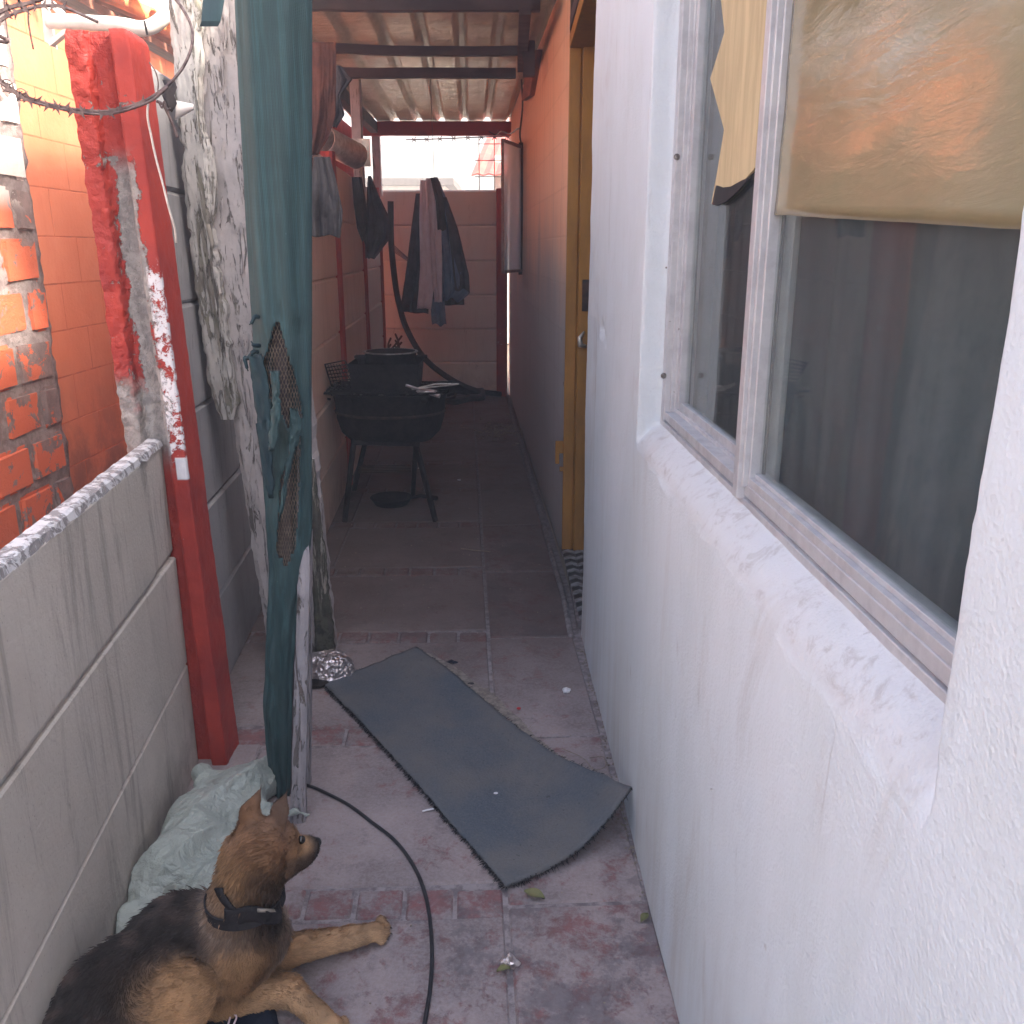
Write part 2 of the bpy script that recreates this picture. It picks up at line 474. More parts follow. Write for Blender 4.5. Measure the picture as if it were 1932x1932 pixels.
# floor
def floorm(name, redness, dark):
    g = G(name); p = g.pos(); r = g.rand(); X = g.xyz()
    rot = g.n('VectorRotate', {'rotation_type': 'Z_AXIS'}, Vector=p, Angle=.6).outputs[0]
    n1 = g.noise(p, 7.5, 10, .76, .2); n2 = g.noise(rot, 26, 9, .80, .3)
    dust = g.mix(g.step(g.noise(p, 2.4, 5, .65), .32, .68), (.335, .272, .262), (.19, .155, .152))
    dust = g.mix(g.step(g.noise(p, 120, 4, .7), .35, .65, 0, .35), dust, (.40, .36, .37))
    red = g.mix(g.step(g.noise(p, 9, 5, .7), .35, .65), (.27, .095, .095), (.17, .070, .072))
    slate = g.mix(g.step(g.noise(p, 7, 4, .7), .4, .6), (.115, .105, .118), (.165, .150, .16))
    m = g.add(g.add(g.mul(n1, .55), g.mul(n2, .45)), g.mul(g.add(r, -.5), .06))
    m = g.step(m, redness, redness + .11)
    col = g.mix(g.mul(m, .80), dust, red)
    sm = g.step(g.add(g.noise(g.pos(1, 1, 1, (5, 3, 0)), 4.2, 8, .74), g.mul(g.add(r, -.5), .25)), .60, .66)
    col = g.mix(g.mul(sm, .55), col, slate)
    scr = g.step(g.noise(g.n('VectorMath', {'operation': 'MULTIPLY'}, i0=rot, i1=(1, .12, 1)).outputs[0], 14, 7, .75, .8), .60, .70)
    col = g.mix(g.mul(scr, .35), col, (.40, .35, .36))
    pit = g.step(g.vor(p, 60), .05, .02)
    spk = g.step(g.noise(p, 75, 6, .8), .63, .68)
    col = g.mix(g.mul(spk, .5), col, (.08, .065, .068)); col = g.mix(g.step(g.noise(p, 13, 8, .8), .52, .66, 0, .45), col, (.12, .10, .105))
    lite = g.step(g.noise(g.pos(1, 1, 1, (9, 1, 0)), 30, 8, .8), .58, .68); col = g.mix(g.mul(lite, .4), col, (.42, .38, .38))
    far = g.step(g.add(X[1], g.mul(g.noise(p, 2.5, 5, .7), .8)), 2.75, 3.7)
    shade_dirt = g.mul(far, g.step(g.noise(p, 2.2, 5, .6), .1, .8, .70, .96))  # darker under the roof: alley shade and dirt painted into the floor
    col = g.mix(g.mul(shade_dirt, dark), col, (.082, .055, .046))
    h = g.add(g.mul(g.noise(p, 40, 7, .7), .8), g.add(g.mul(m, .35), g.mul(pit, -.5)))
    return g.fin(col, .82, g.bump(h, .0035, .85), spec=.3)
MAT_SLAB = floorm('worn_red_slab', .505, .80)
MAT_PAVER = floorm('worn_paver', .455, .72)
g = G('cement_joint'); p = g.pos(); far = g.step(g.xyz()[1], 2.6, 3.6, 0, .55)  # joints darken inside too, alley shade and dirt in their colour
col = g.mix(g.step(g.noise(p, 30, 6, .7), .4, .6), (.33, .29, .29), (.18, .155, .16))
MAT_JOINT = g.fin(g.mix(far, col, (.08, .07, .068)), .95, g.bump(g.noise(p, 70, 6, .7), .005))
MAT_GROUND = simple('bare_ground', (.24, .20, .16), (.17, .14, .11), 1.2, .95, .5, .02)

# metals etc
g = G('aluminium_frame'); p = g.pos(); n1 = g.noise(g.pos(1, 1, 1), 16, 6, .7); n2 = g.noise(p, 70, 5, .75)
col = g.mix(g.step(n1, .40, .66), (.54, .545, .57), (.45, .45, .475))
col = g.mix(g.step(n2, .60, .66, 0, .25), col, (.66, .66, .68))
col = g.mix(g.step(g.noise(p, 34, 5, .7), .68, .71, 0, .8), col, (.16, .14, .13))
MAT_ALU = g.fin(col, g.step(n1, .3, .7, .34, .58), g.bump(n2, .0003, .5), metal=.35, spec=.5)
MAT_RUBBER = simple('black_gasket', (.025, .025, .028), None, 30, .7)
MAT_SCREW = simple('screw_head', (.30, .29, .28), (.12, .10, .09), 200, .5, metal=.6)
MAT_SOOT = simple('sooty_iron', (.010, .009, .009), (.032, .025, .023), 22, .8, .9, .006, spec=.15)
MAT_RUST = simple('rusty_steel', (.10, .055, .04), (.04, .03, .028), 26, .8, .6, .002, metal=.2)
MAT_WIRE = simple('rusted_wire', (.20, .15, .14), (.09, .06, .06), 60, .55, .5, .001, metal=.5)
MAT_GALV = simple('galvanised', (.70, .67, .62), (.50, .46, .42), 30, .36, .4, .001, metal=.55)
MAT_BLACKP = simple('black_rubber_cable', (.016, .016, .019), (.03, .03, .034), 40, .5, .3, .001)
MAT_HOSE = simple('dusty_black_hose', (.035, .034, .036), (.07, .065, .06), 25, .6, .4, .001)
g = G('yellow_door_paint'); p = g.pos(); n1 = g.noise(g.pos(1, 1, .3), 14, 6, .7)
col = g.mix(g.step(n1, .35, .7), (.40, .185, .028), (.29, .13, .02))
col = g.mix(g.step(g.noise(p, 40, 5, .75), .69, .72), col, (.12, .09, .07))
MAT_YELLOW = g.fin(col, .5, g.bump(g.noise(p, 40, 5, .7), .0015, .6), spec=.4)
g = G('roof_sheet'); p = g.pos()
wr = g.noise(g.pos(1, 3.0, 1), 4.5, 6, .62, 1.2)
col = g.mix(g.step(g.noise(p, 3, 5, .65), .35, .65), (.76, .66, .48), (.54, .44, .32))
col = g.mix(g.step(g.noise(g.pos(5, .7, 1), 3, 5, .7), .52, .78, 0, .6), col, (.22, .14, .12))
wr2 = g.noise(g.pos(1, 4.0, 1), 13, 5, .6, 2.0)
MAT_ROOF = g.fin(col, .27, g.bump(g.add(wr, g.mul(wr2, .35)), .09, 1.0), metal=.6, spec=.5)
MAT_WOODD = simple('dark_rafter', (.055, .042, .05), (.10, .075, .08), 12, .8, .5, .003, stretch=(.3, 1, 1))
MAT_WOODB = simple('brown_plank', (.32, .13, .08), (.20, .085, .06), 14, .8, .5, .003, stretch=(1, .3, 1))
MAT_PVC = simple('dirty_white_pvc', (.74, .70, .66), (.60, .54, .50), 9, .45, .3, .001, spec=.5)
MAT_SHEETRED = simple('red_slat_paint', (.52, .12, .09), (.42, .08, .07), 9, .7, .4, .002, stretch=(1, 1, .2))

# textiles
def cloth(name, a, b, sc=14, wv=260, rough=.9, st=(1, 1, 1)):
    g = G(name); v = g.pos(*st); col = g.mix(g.step(g.noise(v, sc, 5, .65), .35, .65), a, b)
    wvs = g.noise(g.pos(), wv, 2, .6)
    h = g.add(g.mul(g.noise(g.pos(), 22, 4, .6), 1.5), g.mul(wvs, .3))
    return g.fin(col, rough, g.bump(h, .004, .8), spec=.15)
MAT_CGREY = cloth('grey_cloth', (.115, .10, .098), (.07, .062, .062))
MAT_CDARK = cloth('dark_cloth', (.085, .078, .088), (.13, .12, .135))
MAT_CSLATE = cloth('slate_cloth', (.16, .20, .29), (.23, .27, .36))
MAT_CPINK = cloth('pink_lining', (.74, .58, .62), (.82, .68, .72))
MAT_CRED = cloth('rust_red_cloth', (.17, .065, .048), (.11, .045, .036))
MAT_NAVY = cloth('navy_cloth', (.010, .015, .028), (.020, .026, .044))
g = G('carpet_pile'); p = g.pos(); n1 = g.noise(p, 4.5, 6, .62); n2 = g.noise(p, 160, 3, .7)
col = g.mix(g.step(n1, .30, .72), (.082, .100, .120), (.150, .142, .134))
mid = g.noise(p, 13, 6, .72); col = g.mix(g.step(mid, .55, .75, 0, .5), col, (.15, .135, .12))
col = g.mix(g.step(g.noise(p, 24, 5, .7), .68, .72, 0, .6), col, (.025, .028, .033))
col = g.mix(g.step(n2, .35, .7, 0, .45), col, (.16, .165, .18)); col = g.mix(g.step(g.noise(p, 48, 6, .8), .58, .68, 0, .4), col, (.20, .19, .18)); col = g.mix(g.step(g.noise(g.pos(1, 1, 1, (3, 7, 1)), 60, 5, .8), .60, .68, 0, .6), col, (.03, .032, .036))
MAT_CARPET = g.fin(col, .95, g.bump(g.add(n2, g.mul(mid, 1.2)), .003, 1.0), spec=.1)
MAT_CARPETEDGE = simple('frayed_carpet_edge', (.014, .015, .019), (.035, .032, .034), 90, .95)
MAT_HESSIAN = simple('hessian_backing', (.30, .26, .225), (.17, .145, .13), 70, .95, .8, .002)
g = G('mint_plastic_fleece'); p = g.pos(); n1 = g.noise(p, 9, 5, .6)
col = g.mix(g.step(n1, .3, .7), (.36, .405, .365), (.43, .475, .435))
col = g.mix(g.step(g.noise(p, 17, 6, .7), .56, .74, 0, .5), col, (.23, .27, .245))
MAT_MINT = g.fin(col, .32, g.bump(g.add(g.noise(p, 38, 5, .65, 1.0), g.mul(g.noise(p, 13, 4, .6, 1.5), 1.6)), .009, 1.0), spec=.35)
g = G('crumpled_foil'); p = g.pos()
MAT_FOIL = g.fin((.62, .56, .56), .30, g.bump(g.vor(p, 75), .006, 1.0), metal=.9, spec=.5)
MAT_PAPER = simple('white_paper', (.75, .74, .76), (.6, .6, .62), 40, .7)
MAT_LEAF = simple('dry_green_leaf', (.14, .15, .06), (.20, .18, .08), 40, .7)
MAT_REDBIT = simple('red_plastic_scrap', (.5, .02, .03), (.35, .02, .02), 40, .5)
MAT_TWIG = simple('dry_twig', (.30, .25, .19), (.18, .14, .11), 60, .9)
# ================================================================== SETTING
# ground sheet
mb = MB(); mb.quadgrid([[Vector((x, y, -.03)) for y in (-300, -2, 12, 300)] for x in (-300, -3, 3, 300)])
tag(mb.build('ground', MAT_GROUND, loc=(0, 0, -.03)), kind='structure')

# alley floor: cement bed with slabs and paver rows let into it
SK = -.052
def FP(s, y, z=0.0): return Vector((s + SK * y, y, z))
mb = MB(); mb.quadgrid([[FP(s, y, -.003) for y in (-1.0, 9.6)] for s in (-1.3, .42)])
floor = tag(mb.build('floor', MAT_JOINT, loc=(-.45, 4.3, -.003)), kind='structure')
ang = math.atan(-SK)
def slab_mesh(w, l, mat, c=.004):
    me = chamfer_box('slab', (w, l, .03), c, mat, 1)
    return me
PER = .69
meA = slab_mesh(.652, .583, MAT_SLAB); meB = slab_mesh(.30, .680, MAT_SLAB, .005); meC = slab_mesh(.50, .583, MAT_SLAB)
meP = slab_mesh(.1015, .092, MAT_PAVER, .006)
def put(name, me, s, y, w=0):
    jz = rng.uniform(-.0012, .0012)
    inst(name, me, FP(s, y, -.0135 + jz), floor, ang + rng.uniform(-.004, .004))
for k in range(-3, 11):
    y0 = 1.57 + PER * k
    for i in range(11):
        put('paver', meP, .07 - .0545 - .1075 * i, y0 + .05)
    yc = y0 + .10 + .295
    put('slab', meA, -.262, yc); put('slab', meC, -.845, yc)
    if k < 10: put('slab', meB, .226, y0 + .05 + PER / 2)

# ------------------------------------------------------------------ HOUSE
WX0, WSL = .343, -.03
def WP(u, d, z): return Vector((WX0 + WSL * u + d, u, z))
def HW(px, py, d=0.0):
    p = PX(px, py, WX0 + d, WSL); return p.y, p.z
house = thing('house', 'white rendered house wall on the right with a sliding window and a yellow door frame', 'house', (1.2, 4.0, 0))
U0, U1, Z0, Z1 = .605, 2.005, .925, 2.14      # window opening
ZS, DS = .972, .056                            # top of the sloping sill, depth of the reveal
def axis(a, b, step, marks):
    xs = list(np.arange(a, b, step)) + [b]
    for m in marks:
        xs = [x for x in xs if abs(x - m) > .022]
        xs += list(m + np.array([-.02, -.014, -.009, -.005, -.002, 0.0, .002, .005, .009, .014, .02]))
    return np.array(sorted(xs))
gps = [HW(1135, 622) + (.06, .020, .022), HW(1142, 640) + (.04, .012, .014), HW(1150, 110) + (.012, .02, .009), HW(1128, 528) + (.05, .012, .006)]
us = axis(-.6, 3.06, .016, [U0, U1]); zs = axis(-.02, 2.66, .016, [Z1])
zs = np.array(sorted(set(list(zs[(zs < .89) | (zs > 1.0)]) + list(np.arange(.89, 1.0, .004)))))
def smooth(a, b, x):
    t = min(1, max(0, (x - a) / (b - a))); return t * t * (3 - 2 * t)
mb = MB(); b = 0; idx = {}
nu, nz = len(us), len(zs)
D = np.zeros((nu, nz))
for i, u in enumerate(us):
    for j, z in enumerate(zs):
        ju = .006 * mnoise.noise(Vector((z * 7, 1, 2))) + .003 * mnoise.noise(Vector((z * 30, 5, 2)))
        iu = smooth(U0 + .001, U0 + .011, u + ju) * smooth(U1 + .002 + ju, U1 - .009 + ju, u)
        zlow = Z0 - .022 + .010 * mnoise.noise(Vector((u * 5, 3, 3))) + .005 * mnoise.noise(Vector((u * 26, 3, 9)))
        t = min(1, max(0, (z - zlow) / (ZS + .004 - zlow)))
        ds = DS * t ** 2.3 + (.10 if z > ZS + .004 else 0) * 0
        iz = 1 if z < Z1 - .01 else smooth(Z1 + .004, Z1 - .008, z)
        d = iu * iz * ds
        if 0 < t < 1 and iu > .1: d += .0018 * mnoise.noise(Vector((u * 24, z * 34, 1))) + .0008 * mnoise.noise(Vector((u * 80, z * 80, 4)))
        # general waviness of hand-floated render and the rounded end corner
        d += .005 * mnoise.noise(Vector((u * 1.7, z * 1.7, 0))) + .0022 * mnoise.noise(Vector((u * 8, z * 8, 7)))
        d += .0007 * mnoise.noise(Vector((u * 55, z * 55, 7)))
        e = (u - 3.035) / .025
        if e > 0: d += .016 * e * e + .006 * mnoise.noise(Vector((1, z * 14, 7))) * e
        # gouges
        for (gu, gz, ru, rz, dd) in gps:
            q = ((u - gu) / ru) ** 2 + ((z - gz) / rz) ** 2
            if q < 1.6: d += dd * max(0, 1 - q) * (.7 + .6 * mnoise.noise(Vector((u * 60, z * 60, 1))))
        D[i, j] = d
        mb.v.append(tuple(WP(u, d, z)))
for i in range(nu - 1):
    for j in range(nz - 1):
        if us[i] > U0 + .03 and us[i + 1] < U1 - .010 and zs[j] > ZS + .004 and zs[j + 1] < Z1 - .012: continue
        mb.f.append((i * nz + j, (i + 1) * nz + j, (i + 1) * nz + j + 1, i * nz + j + 1))
# return of the wall at its far corner (door reveal)
b = len(mb.v)
for j, z in enumerate(zs):
    mb.v.append(tuple(WP(3.062 + .0, .19, z)))
for j in range(nz - 1):
    mb.f.append(((nu - 1) * nz + j, b + j, b + j + 1, (nu - 1) * nz + j + 1))
wall = mb.build('wall', MAT_WHITE, house, smooth=True)

# raised patches of hand plaster (edge seen below the window corner)
# far part of the alley side wall, past the door
FX0 = .2315 + .053 * 3.97; FSL = -.053
def FW(y, d, z): return Vector((FX0 + FSL * y + d, y, z))
mb = MB()
ys = np.arange(3.955, 8.9, .04); zz = np.arange(-.02, 2.66, .05)
def fd(y, z): return .004 * mnoise.noise(Vector((y * 2, z * 2, 5))) + (.010 * mnoise.noise(Vector((z * 16, 3, 3))) if y < 3.99 else 0)
mb.quadgrid([[FW(y, fd(y, z), z) for z in zz] for y in ys])
mb.quadgrid([[FW(3.955 + .01 * mnoise.noise(Vector((z * 12, 8, 3))), d, z) for z in zz] for d in (fd(3.955, 1), .19)])
mb.build('alley_wall', MAT_BOUNCEWALL, house, smooth=True)
# wall over the door
mb = MB(); mb.box((FX0 - .16 + .1, 3.51, 2.60), (.16, .90, .12)); mb.build('lintel', MAT_BOUNCEWALL, house)
# body of the house behind: roof slab, back and near walls, dark room floor
mb = MB()
mb.box((2.4, 4.0, 2.70), (4.4, 10.2, .08)); mb.build('roof_slab', MAT_PANEL, house)
mb = MB(); mb.box((4.4, 4.0, 1.32), (.15, 10.0, 2.64)); mb.box((2.4, -.72, 1.32), (4.0, .2, 2.64)); mb.box((2.2, 8.85, 1.32), (4.4, .14, 2.64))
mb.box((1.25, 3.0, 1.32), (1.6, .10, 2.64)); mb.build('room_wall', MAT_CGREY, house)
mb = MB(); mb.box((2.35, 4.0, .0), (4.05, 9.4, .06)); mb.build('room_floor', MAT_CDARK, house)

# door frame: pressed steel, painted yellow, seen down its far jamb
def jamb_x(d): return FX0 + FSL * 3.95 + d
dy = 3.95
df = sub_empty('door_frame', house)
mb = MB()
prof = [(.000, 0), (.000, .030), (.045, .030), (.045, .018), (.052, .018), (.052, .045), (.105, .045), (.105, .030), (.19, .030), (.19, 0)]
poly = [Vector((jamb_x(d) - .004, dy - e, .02)) for d, e in prof]
mb.prism(poly, (0, 0, 2.09)); mb.build('jamb', MAT_YELLOW, df, bevel=.003)
mb = MB(); mb.box((jamb_x(.05), 3.51, 2.135), (.11, .86, .05)); mb.build('head', MAT_YELLOW, df, bevel=.003)
mb = MB(); mb.box((jamb_x(-.022), dy - .012, .50), (.035, .016, .055)); mb.box((jamb_x(-.030), dy - .012, .455), (.018, .02, .06)); mb.box((jamb_x(-.010), dy - .012, .40), (.02, .016, .02))
mb.build('hinge', MAT_YELLOW, df, bevel=.002)
mb = MB(); mb.box((jamb_x(.078), dy - .047, 1.16), (.030, .004, .13)); mb.build('strike_plate', MAT_RUST, df)
mb = MB(); mb.tube([(jamb_x(.075), dy - .048, 1.01), (jamb_x(.055), dy - .065, .985), (jamb_x(.058), dy - .068, .955), (jamb_x(.085), dy - .055, .95)], [.004, .010, .013, .006], 8)
mb.build('latch', MAT_GALV, df, smooth=True)
mb = MB()
mb.box((jamb_x(.02), 3.51, 2.20), (.05, .86, .05)); mb.box((jamb_x(.02), 3.51, 2.53), (.05, .86, .05)); mb.box((jamb_x(.02), 3.90, 2.36), (.05, .045, .30)); mb.box((jamb_x(.02), 3.3, 2.36), (.05, .045, .30))
mb.build('fanlight_frame', MAT_WOODD, df)
mb = MB(); mb.box((jamb_x(.03), 3.6, 2.36), (.006, .6, .28)); mb.build('fanlight_pane', MAT_CGREY, df)
# doorstep with black and white zig-zag tiles
mb = MB(); mb.box((.335, 3.515, .005), (.19, .87, .034)); ds_ = mb.build('doorstep', MAT_JOINT, house, bevel=.004)
wt = simple('pale_tile', (.30, .30, .31), (.16, .155, .15), 30, .6); bt = simple('black_tile', (.045, .042, .042), None, 30, .6)
for (nm, mt, off) in (('tile', wt, 0), ('tile', bt, 1)):
    for r in range(10):
        mb = MB(); y0 = 3.10 + r * .084 + off * .042
        for c in range(3):
            x0 = .252 + c * .055 - .03 * (y0 - 3.1) * 1.0
            zz_ = .0235
            mb.prism([Vector((x0, y0, zz_)), Vector((x0 + .0275, y0 + .024, zz_)), Vector((x0 + .052, y0, zz_)), Vector((x0 + .052, y0 + .036, zz_)), Vector((x0 + .0275, y0 + .060, zz_)), Vector((x0, y0 + .036, zz_))], (0, 0, .004 if off == 0 else .002))
        mb.build(nm, mt, ds_)
# kerb line of cement along the foot of that wall
mb = MB(); mb.tube([FP(.40 - .03, 3.0, .0), FP(.385, 3.4, 0), FP(.385, 3.9, 0), FP(.40, 5, 0), FP(.40, 8.5, 0)], [.012, .012, .014, .016, .02], 6)
mb.build('cement_fillet', MAT_JOINT, house, smooth=True)

# ------------------------------------------------------------------ the sliding window
win = sub_empty('window', house)
def hbar(mb, d0, d1, z0, z1, u0=U0 - .02, u1=U1 - .006):
    P = [WP(u0, d0, z0), WP(u0, d1, z0), WP(u0, d1, z1), WP(u0, d0, z1)]; b = len(mb.v)
    Q = [WP(u1, d0, z0), WP(u1, d1, z0), WP(u1, d1, z1), WP(u1, d0, z1)]
    mb.v += [tuple(p) for p in P + Q]
    mb.f += [(b, b+1, b+2, b+3), (b+7, b+6, b+5, b+4)] + [(b + k, b + 4 + k, b + 4 + (k + 1) % 4, b + (k + 1) % 4) for k in range(4)]
def vbar(mb, d0, d1, u0, u1, z0=ZS, z1=Z1 + .02): hbar(mb, d0, d1, z0, z1, u0, u1)
UE = U1 - .006; D0 = .050
mb = MB()
hbar(mb, D0, D0 + .060, ZS - .012, ZS + .012)          # lower lip
hbar(mb, D0 + .006, D0 + .060, ZS + .012, ZS + .016)
hbar(mb, D0 + .002, D0 + .060, ZS + .016, ZS + .034)
vbar(mb, D0, D0 + .060, UE - .034, UE, ZS + .012)
vbar(mb, D0 + .012, D0 + .060, UE - .042, UE - .034, ZS + .034)
vbar(mb, D0 + .020, D0 + .060, UE - .048, UE - .042, ZS + .034)
hbar(mb, D0, D0 + .06, Z1 - .02, Z1 + .03)
mb.build('window_frame', MAT_ALU, win, bevel=.0015)
UM, _ = HW(1400, 930, D0)
mb = MB()
vbar(mb, D0 - .010, D0 + .05, UM - .004, UM + .020, ZS + .010)
vbar(mb, D0 - .004, D0 + .05, UM - .012, UM - .004, ZS + .030)
vbar(mb, D0 + .004, D0 + .05, UM - .018, UM - .012, ZS + .030)
mb.build('mullion', MAT_ALU, win, bevel=.0015)
mb = MB()
hbar(mb, D0 + .004, D0 + .016, ZS + .034, ZS + .046, U0 - .02, UM - .018)
hbar(mb, D0 + .012, D0 + .03, ZS + .046, ZS + .053, U0 - .02, UM - .018)
mb.build('glazing_bead', MAT_ALU, win, bevel=.001)
mb = MB()
hbar(mb, D0 + .030, D0 + .045, ZS + .034, ZS + .058, UM + .020, UE - .048)
hbar(mb, D0 + .024, D0 + .030, ZS + .034, ZS + .042, UM + .020, UE - .048)
vbar(mb, D0 + .024, D0 + .045, UE - .070, UE - .049, ZS + .058)
mb.build('sash', MAT_ALU, win, bevel=.001)
mb = MB(); vbar(mb, D0 + .046, D0 + .050, UE - .062, UE - .045, ZS + .05); mb.build('gasket', MAT_RUBBER, win)
mb = MB(); vbar(mb, D0 + .022, D0 + .026, UM - .024, UM - .018, ZS + .05); mb.build('gasket', MAT_RUBBER, win)
for (px, py) in ((1252, 709), (1277, 296), (1257, 505)):
    u, z = HW(px, py, D0); r = .0065 if py != 505 else .002
    q = PY(px, py, UE - .0345); mb = MB(); mb.blob(q, (r, .003, r), 12, 6); mb.build('screw', MAT_SCREW, win, smooth=True)

def glass(name, tint, rmin, rough, wavy=0.0):
    g = G(name)
    tr = g.n('BsdfTransparent', None, Color=tint)
    nm = g.bump(g.noise(g.pos(1, 1, .4), 7, 3, .5), .002, wavy) if wavy else None
    gl = g.n('BsdfGlossy', None, Color=(1, 1, 1), Roughness=rough)
    if nm is not None: g.put(gl.inputs['Normal'], nm)
    bf = g.n('NewGeometry').outputs['Backfacing']
    fr = g.n('Fresnel', None, IOR=g.n('MapRange', None, i0=bf, i1=0.0, i2=1.0, i3=1.5, i4=1 / 1.5).outputs[0]).outputs[0]
    f = g.math('ADD', g.mul(fr, .62), rmin, True)
    dirt = g.n('BsdfDiffuse', None, Color=(.42, .44, .46))
    dm = g.mul(g.step(g.noise(g.pos(6, 6, .7), 4, 6, .7), .35, .75, .5, 1), .10)
    m1 = g.n('MixShader'); g.put(m1.inputs[0], f); g.put(m1.inputs[1], tr.outputs[0]); g.put(m1.inputs[2], gl.outputs[0])
    m2 = g.n('MixShader'); g.put(m2.inputs[0], dm); g.put(m2.inputs[1], m1.outputs[0]); g.put(m2.inputs[2], dirt.outputs[0])
    g.t.links.new(m2.outputs[0], g.out.inputs[0]); return g.m
MAT_GLASS = glass('window_glass', (.86, .90, .89), .0, .03, .12)
MAT_GLASS2 = glass('dusty_glass', (.8, .84, .84), .05, .05, .3)
mb = MB(); dG = D0 + .020
mb.quadgrid([[WP(u, dG, z) for z in (ZS + .03, Z1)] for u in (U0 - .02, UM - .012)]); mb.build('pane', MAT_GLASS, win, solid=.003)
mb = MB(); dG2 = D0 + .038
mb.quadgrid([[WP(u, dG2, z) for z in (ZS + .04, Z1)] for u in (UM + .010, UE - .055)]); mb.build('pane', MAT_GLASS, win, solid=.003)

# brown paper sheet taped up behind the big pane
g = G('tan_window_film'); p = g.pos()
col = g.mix(g.step(g.noise(g.pos(1, 1, 1.0), 5, 5, .6), .3, .7), (.255, .215, .13), (.30, .25, .15))
col = g.mix(g.step(g.noise(g.pos(4, 4, 18), 3, 5, .7), .4, .7, 0, .5), col, (.24, .22, .13))
MAT_TAN = g.fin(col, .12, g.bump(g.noise(g.pos(.6, .6, 2.6), 15, 5, .6, .5), .0020, .5), spec=.75)
g = G('plywood_board'); p = g.pos()
col = g.mix(g.step(g.noise(g.pos(1, 1, .12), 22, 6, .7, .6), .35, .65), (.58, .47, .28), (.44, .35, .20))
MAT_PLY = g.fin(col, .7, g.bump(g.noise(g.pos(1, 1, .2), 40, 5, .7), .002, .6))
film_lab = 'brown plastic film covering the top half of the big window pane'
mb = MB(); dT = D0 + .0145
tl = HW(1462, 405, dT); tr_ = HW(1888, 430, dT)
nU, nZ = 60, 50; P = []
for i in range(nU + 1):
    t = i / nU; u = (UM - .019) + (U0 - .02 - UM + .019) * t
    sl = (tr_[1] - tl[1]) / (tr_[0] - tl[0]); zb = tl[1] + sl * (u - tl[0]) + .0008 * mnoise.noise(Vector((u * 14, 2, 2)))
    P.append([WP(u, dT + .0022 * mnoise.noise(Vector((u * 6, (zb + (Z1 - zb) * j / nZ) * 12, 3))) + -.003 * (1 - j / nZ) ** 6, zb + (Z1 - zb) * j / nZ) for j in range(nZ + 1)])
mb.quadgrid(P); tag(mb.build('window_film', MAT_TAN, smooth=True, solid=.002), film_lab, 'window film')
# pale board standing behind the narrow far pane, its edge snapped off in a zig-zag
dB = D0 + .031
pts = [(1362, -60), (1360, 0), (1367, 60), (1340, 148), (1366, 245), (1352, 330), (1342, 384), (1358, 386), (1385, 362), (1420, 322), (1436, 300), (1480, -60)]
poly = [WP(HW(x, y, dB)[0], dB, HW(x, y, dB)[1]) for x, y in pts]
bd = thing('board', 'yellowish board with a snapped zig-zag edge stuck over the narrow window pane', 'board', poly[5])
mb = MB(); mb.prism(poly, (.004, 0, 0)); mb.build('sheet', MAT_PLY, bd)
pts = [(1352, 345), (1342, 388), (1358, 388), (1385, 364), (1412, 334), (1385, 345), (1366, 352)]
poly = [WP(HW(x, y, dB - .004)[0], dB - .004, HW(x, y, dB - .004)[1]) for x, y in ((1351, 350), (1343, 386), (1352, 388), (1370, 380), (1390, 362), (1416, 334), (1400, 340), (1378, 352), (1362, 354))]
mb = MB(); mb.prism(poly, (.003, 0, 0)); mb.build('dark_curl', MAT_RUBBER, bd)  # dark curled piece along the board's lower edge
# dark curtain across the room side
g = G('dark_curtain'); p = g.pos()
col = g.mix(g.step(g.noise(g.pos(1, 1, .1), 9, 5, .6), .3, .7), (.046, .072, .092), (.066, .094, .114))
MAT_CURT = g.fin(col, .9, g.bump(g.noise(p, 200, 2), .001, .5), spec=.15)
mb = MB(); P = []
for i in range(161):
    u = .2 + 2.1 * i / 160; d = .22 + .005 * math.sin(u * 31 + 2 * math.sin(u * 7)) + .002 * math.sin(u * 113)
    P.append([WP(u, d, z) for z in (.75, 1.3, 2.4)])
mb.quadgrid(P); tag(mb.build('curtain', MAT_CURT, smooth=True), 'dark blue grey curtain hanging behind the window glass', 'curtain')

# small steel casement standing open at the far end
cw = thing('casement_window', 'narrow steel window standing open at the far end of the alley wall', 'window', (FW(6.9, 0, 1.2)), None)
hy = 6.90; a = PY(984, 278, hy); b_ = PY(984, 505, hy); c1 = PY(948, 262, 6.45); c0 = PY(948, 500, 6.45)
zt, zb = a.z, b_.z - .02
H1 = Vector((a.x, hy, 0)); H0 = Vector((c1.x, 6.45, 0))
def cp(t, z, off=0): 
    q = H0.lerp(H1, t); return Vector((q.x + off, q.y, z))
mb = MB()
mb.bar(cp(0, zb), cp(0, zt), .02, .02); mb.bar(cp(0, zt), cp(1, zt), .02, .02); mb.bar(cp(0, zb), cp(1, zb), .02, .02)
mb.build('frame', simple('weathered_steel', (.40, .27, .24), (.24, .16, .15), 40, .7, .4), cw)
mb = MB(); mb.bar(cp(1, zb - .03), cp(1, zt + .03), .05, .04); mb.build('hinge_stile', MAT_WOODD, cw)
mb = MB(); mb.quadgrid([[cp(t, z) for z in (zb + .01, zt - .01)] for t in (.03, .97)])
g = G('milky_pane'); z = g.xyz()[2]
mc = g.mix(g.step(g.noise(g.pos(1, 1, .6), 4, 4, .6), .35, .65), (.78, .84, .88), (.55, .68, .72)); ms = g.n('MixShader', None, i0=.35); g.t.links.new(g.n('BsdfTranslucent', None, Color=mc).outputs[0], ms.inputs[1]); g.t.links.new(g.n('BsdfGlossy', None, Color=mc, Roughness=.12).outputs[0], ms.inputs[2]); g.t.links.new(ms.outputs[0], g.out.inputs[0]); MAT_MILK = g.m
g = G('whitened_casement_glass')
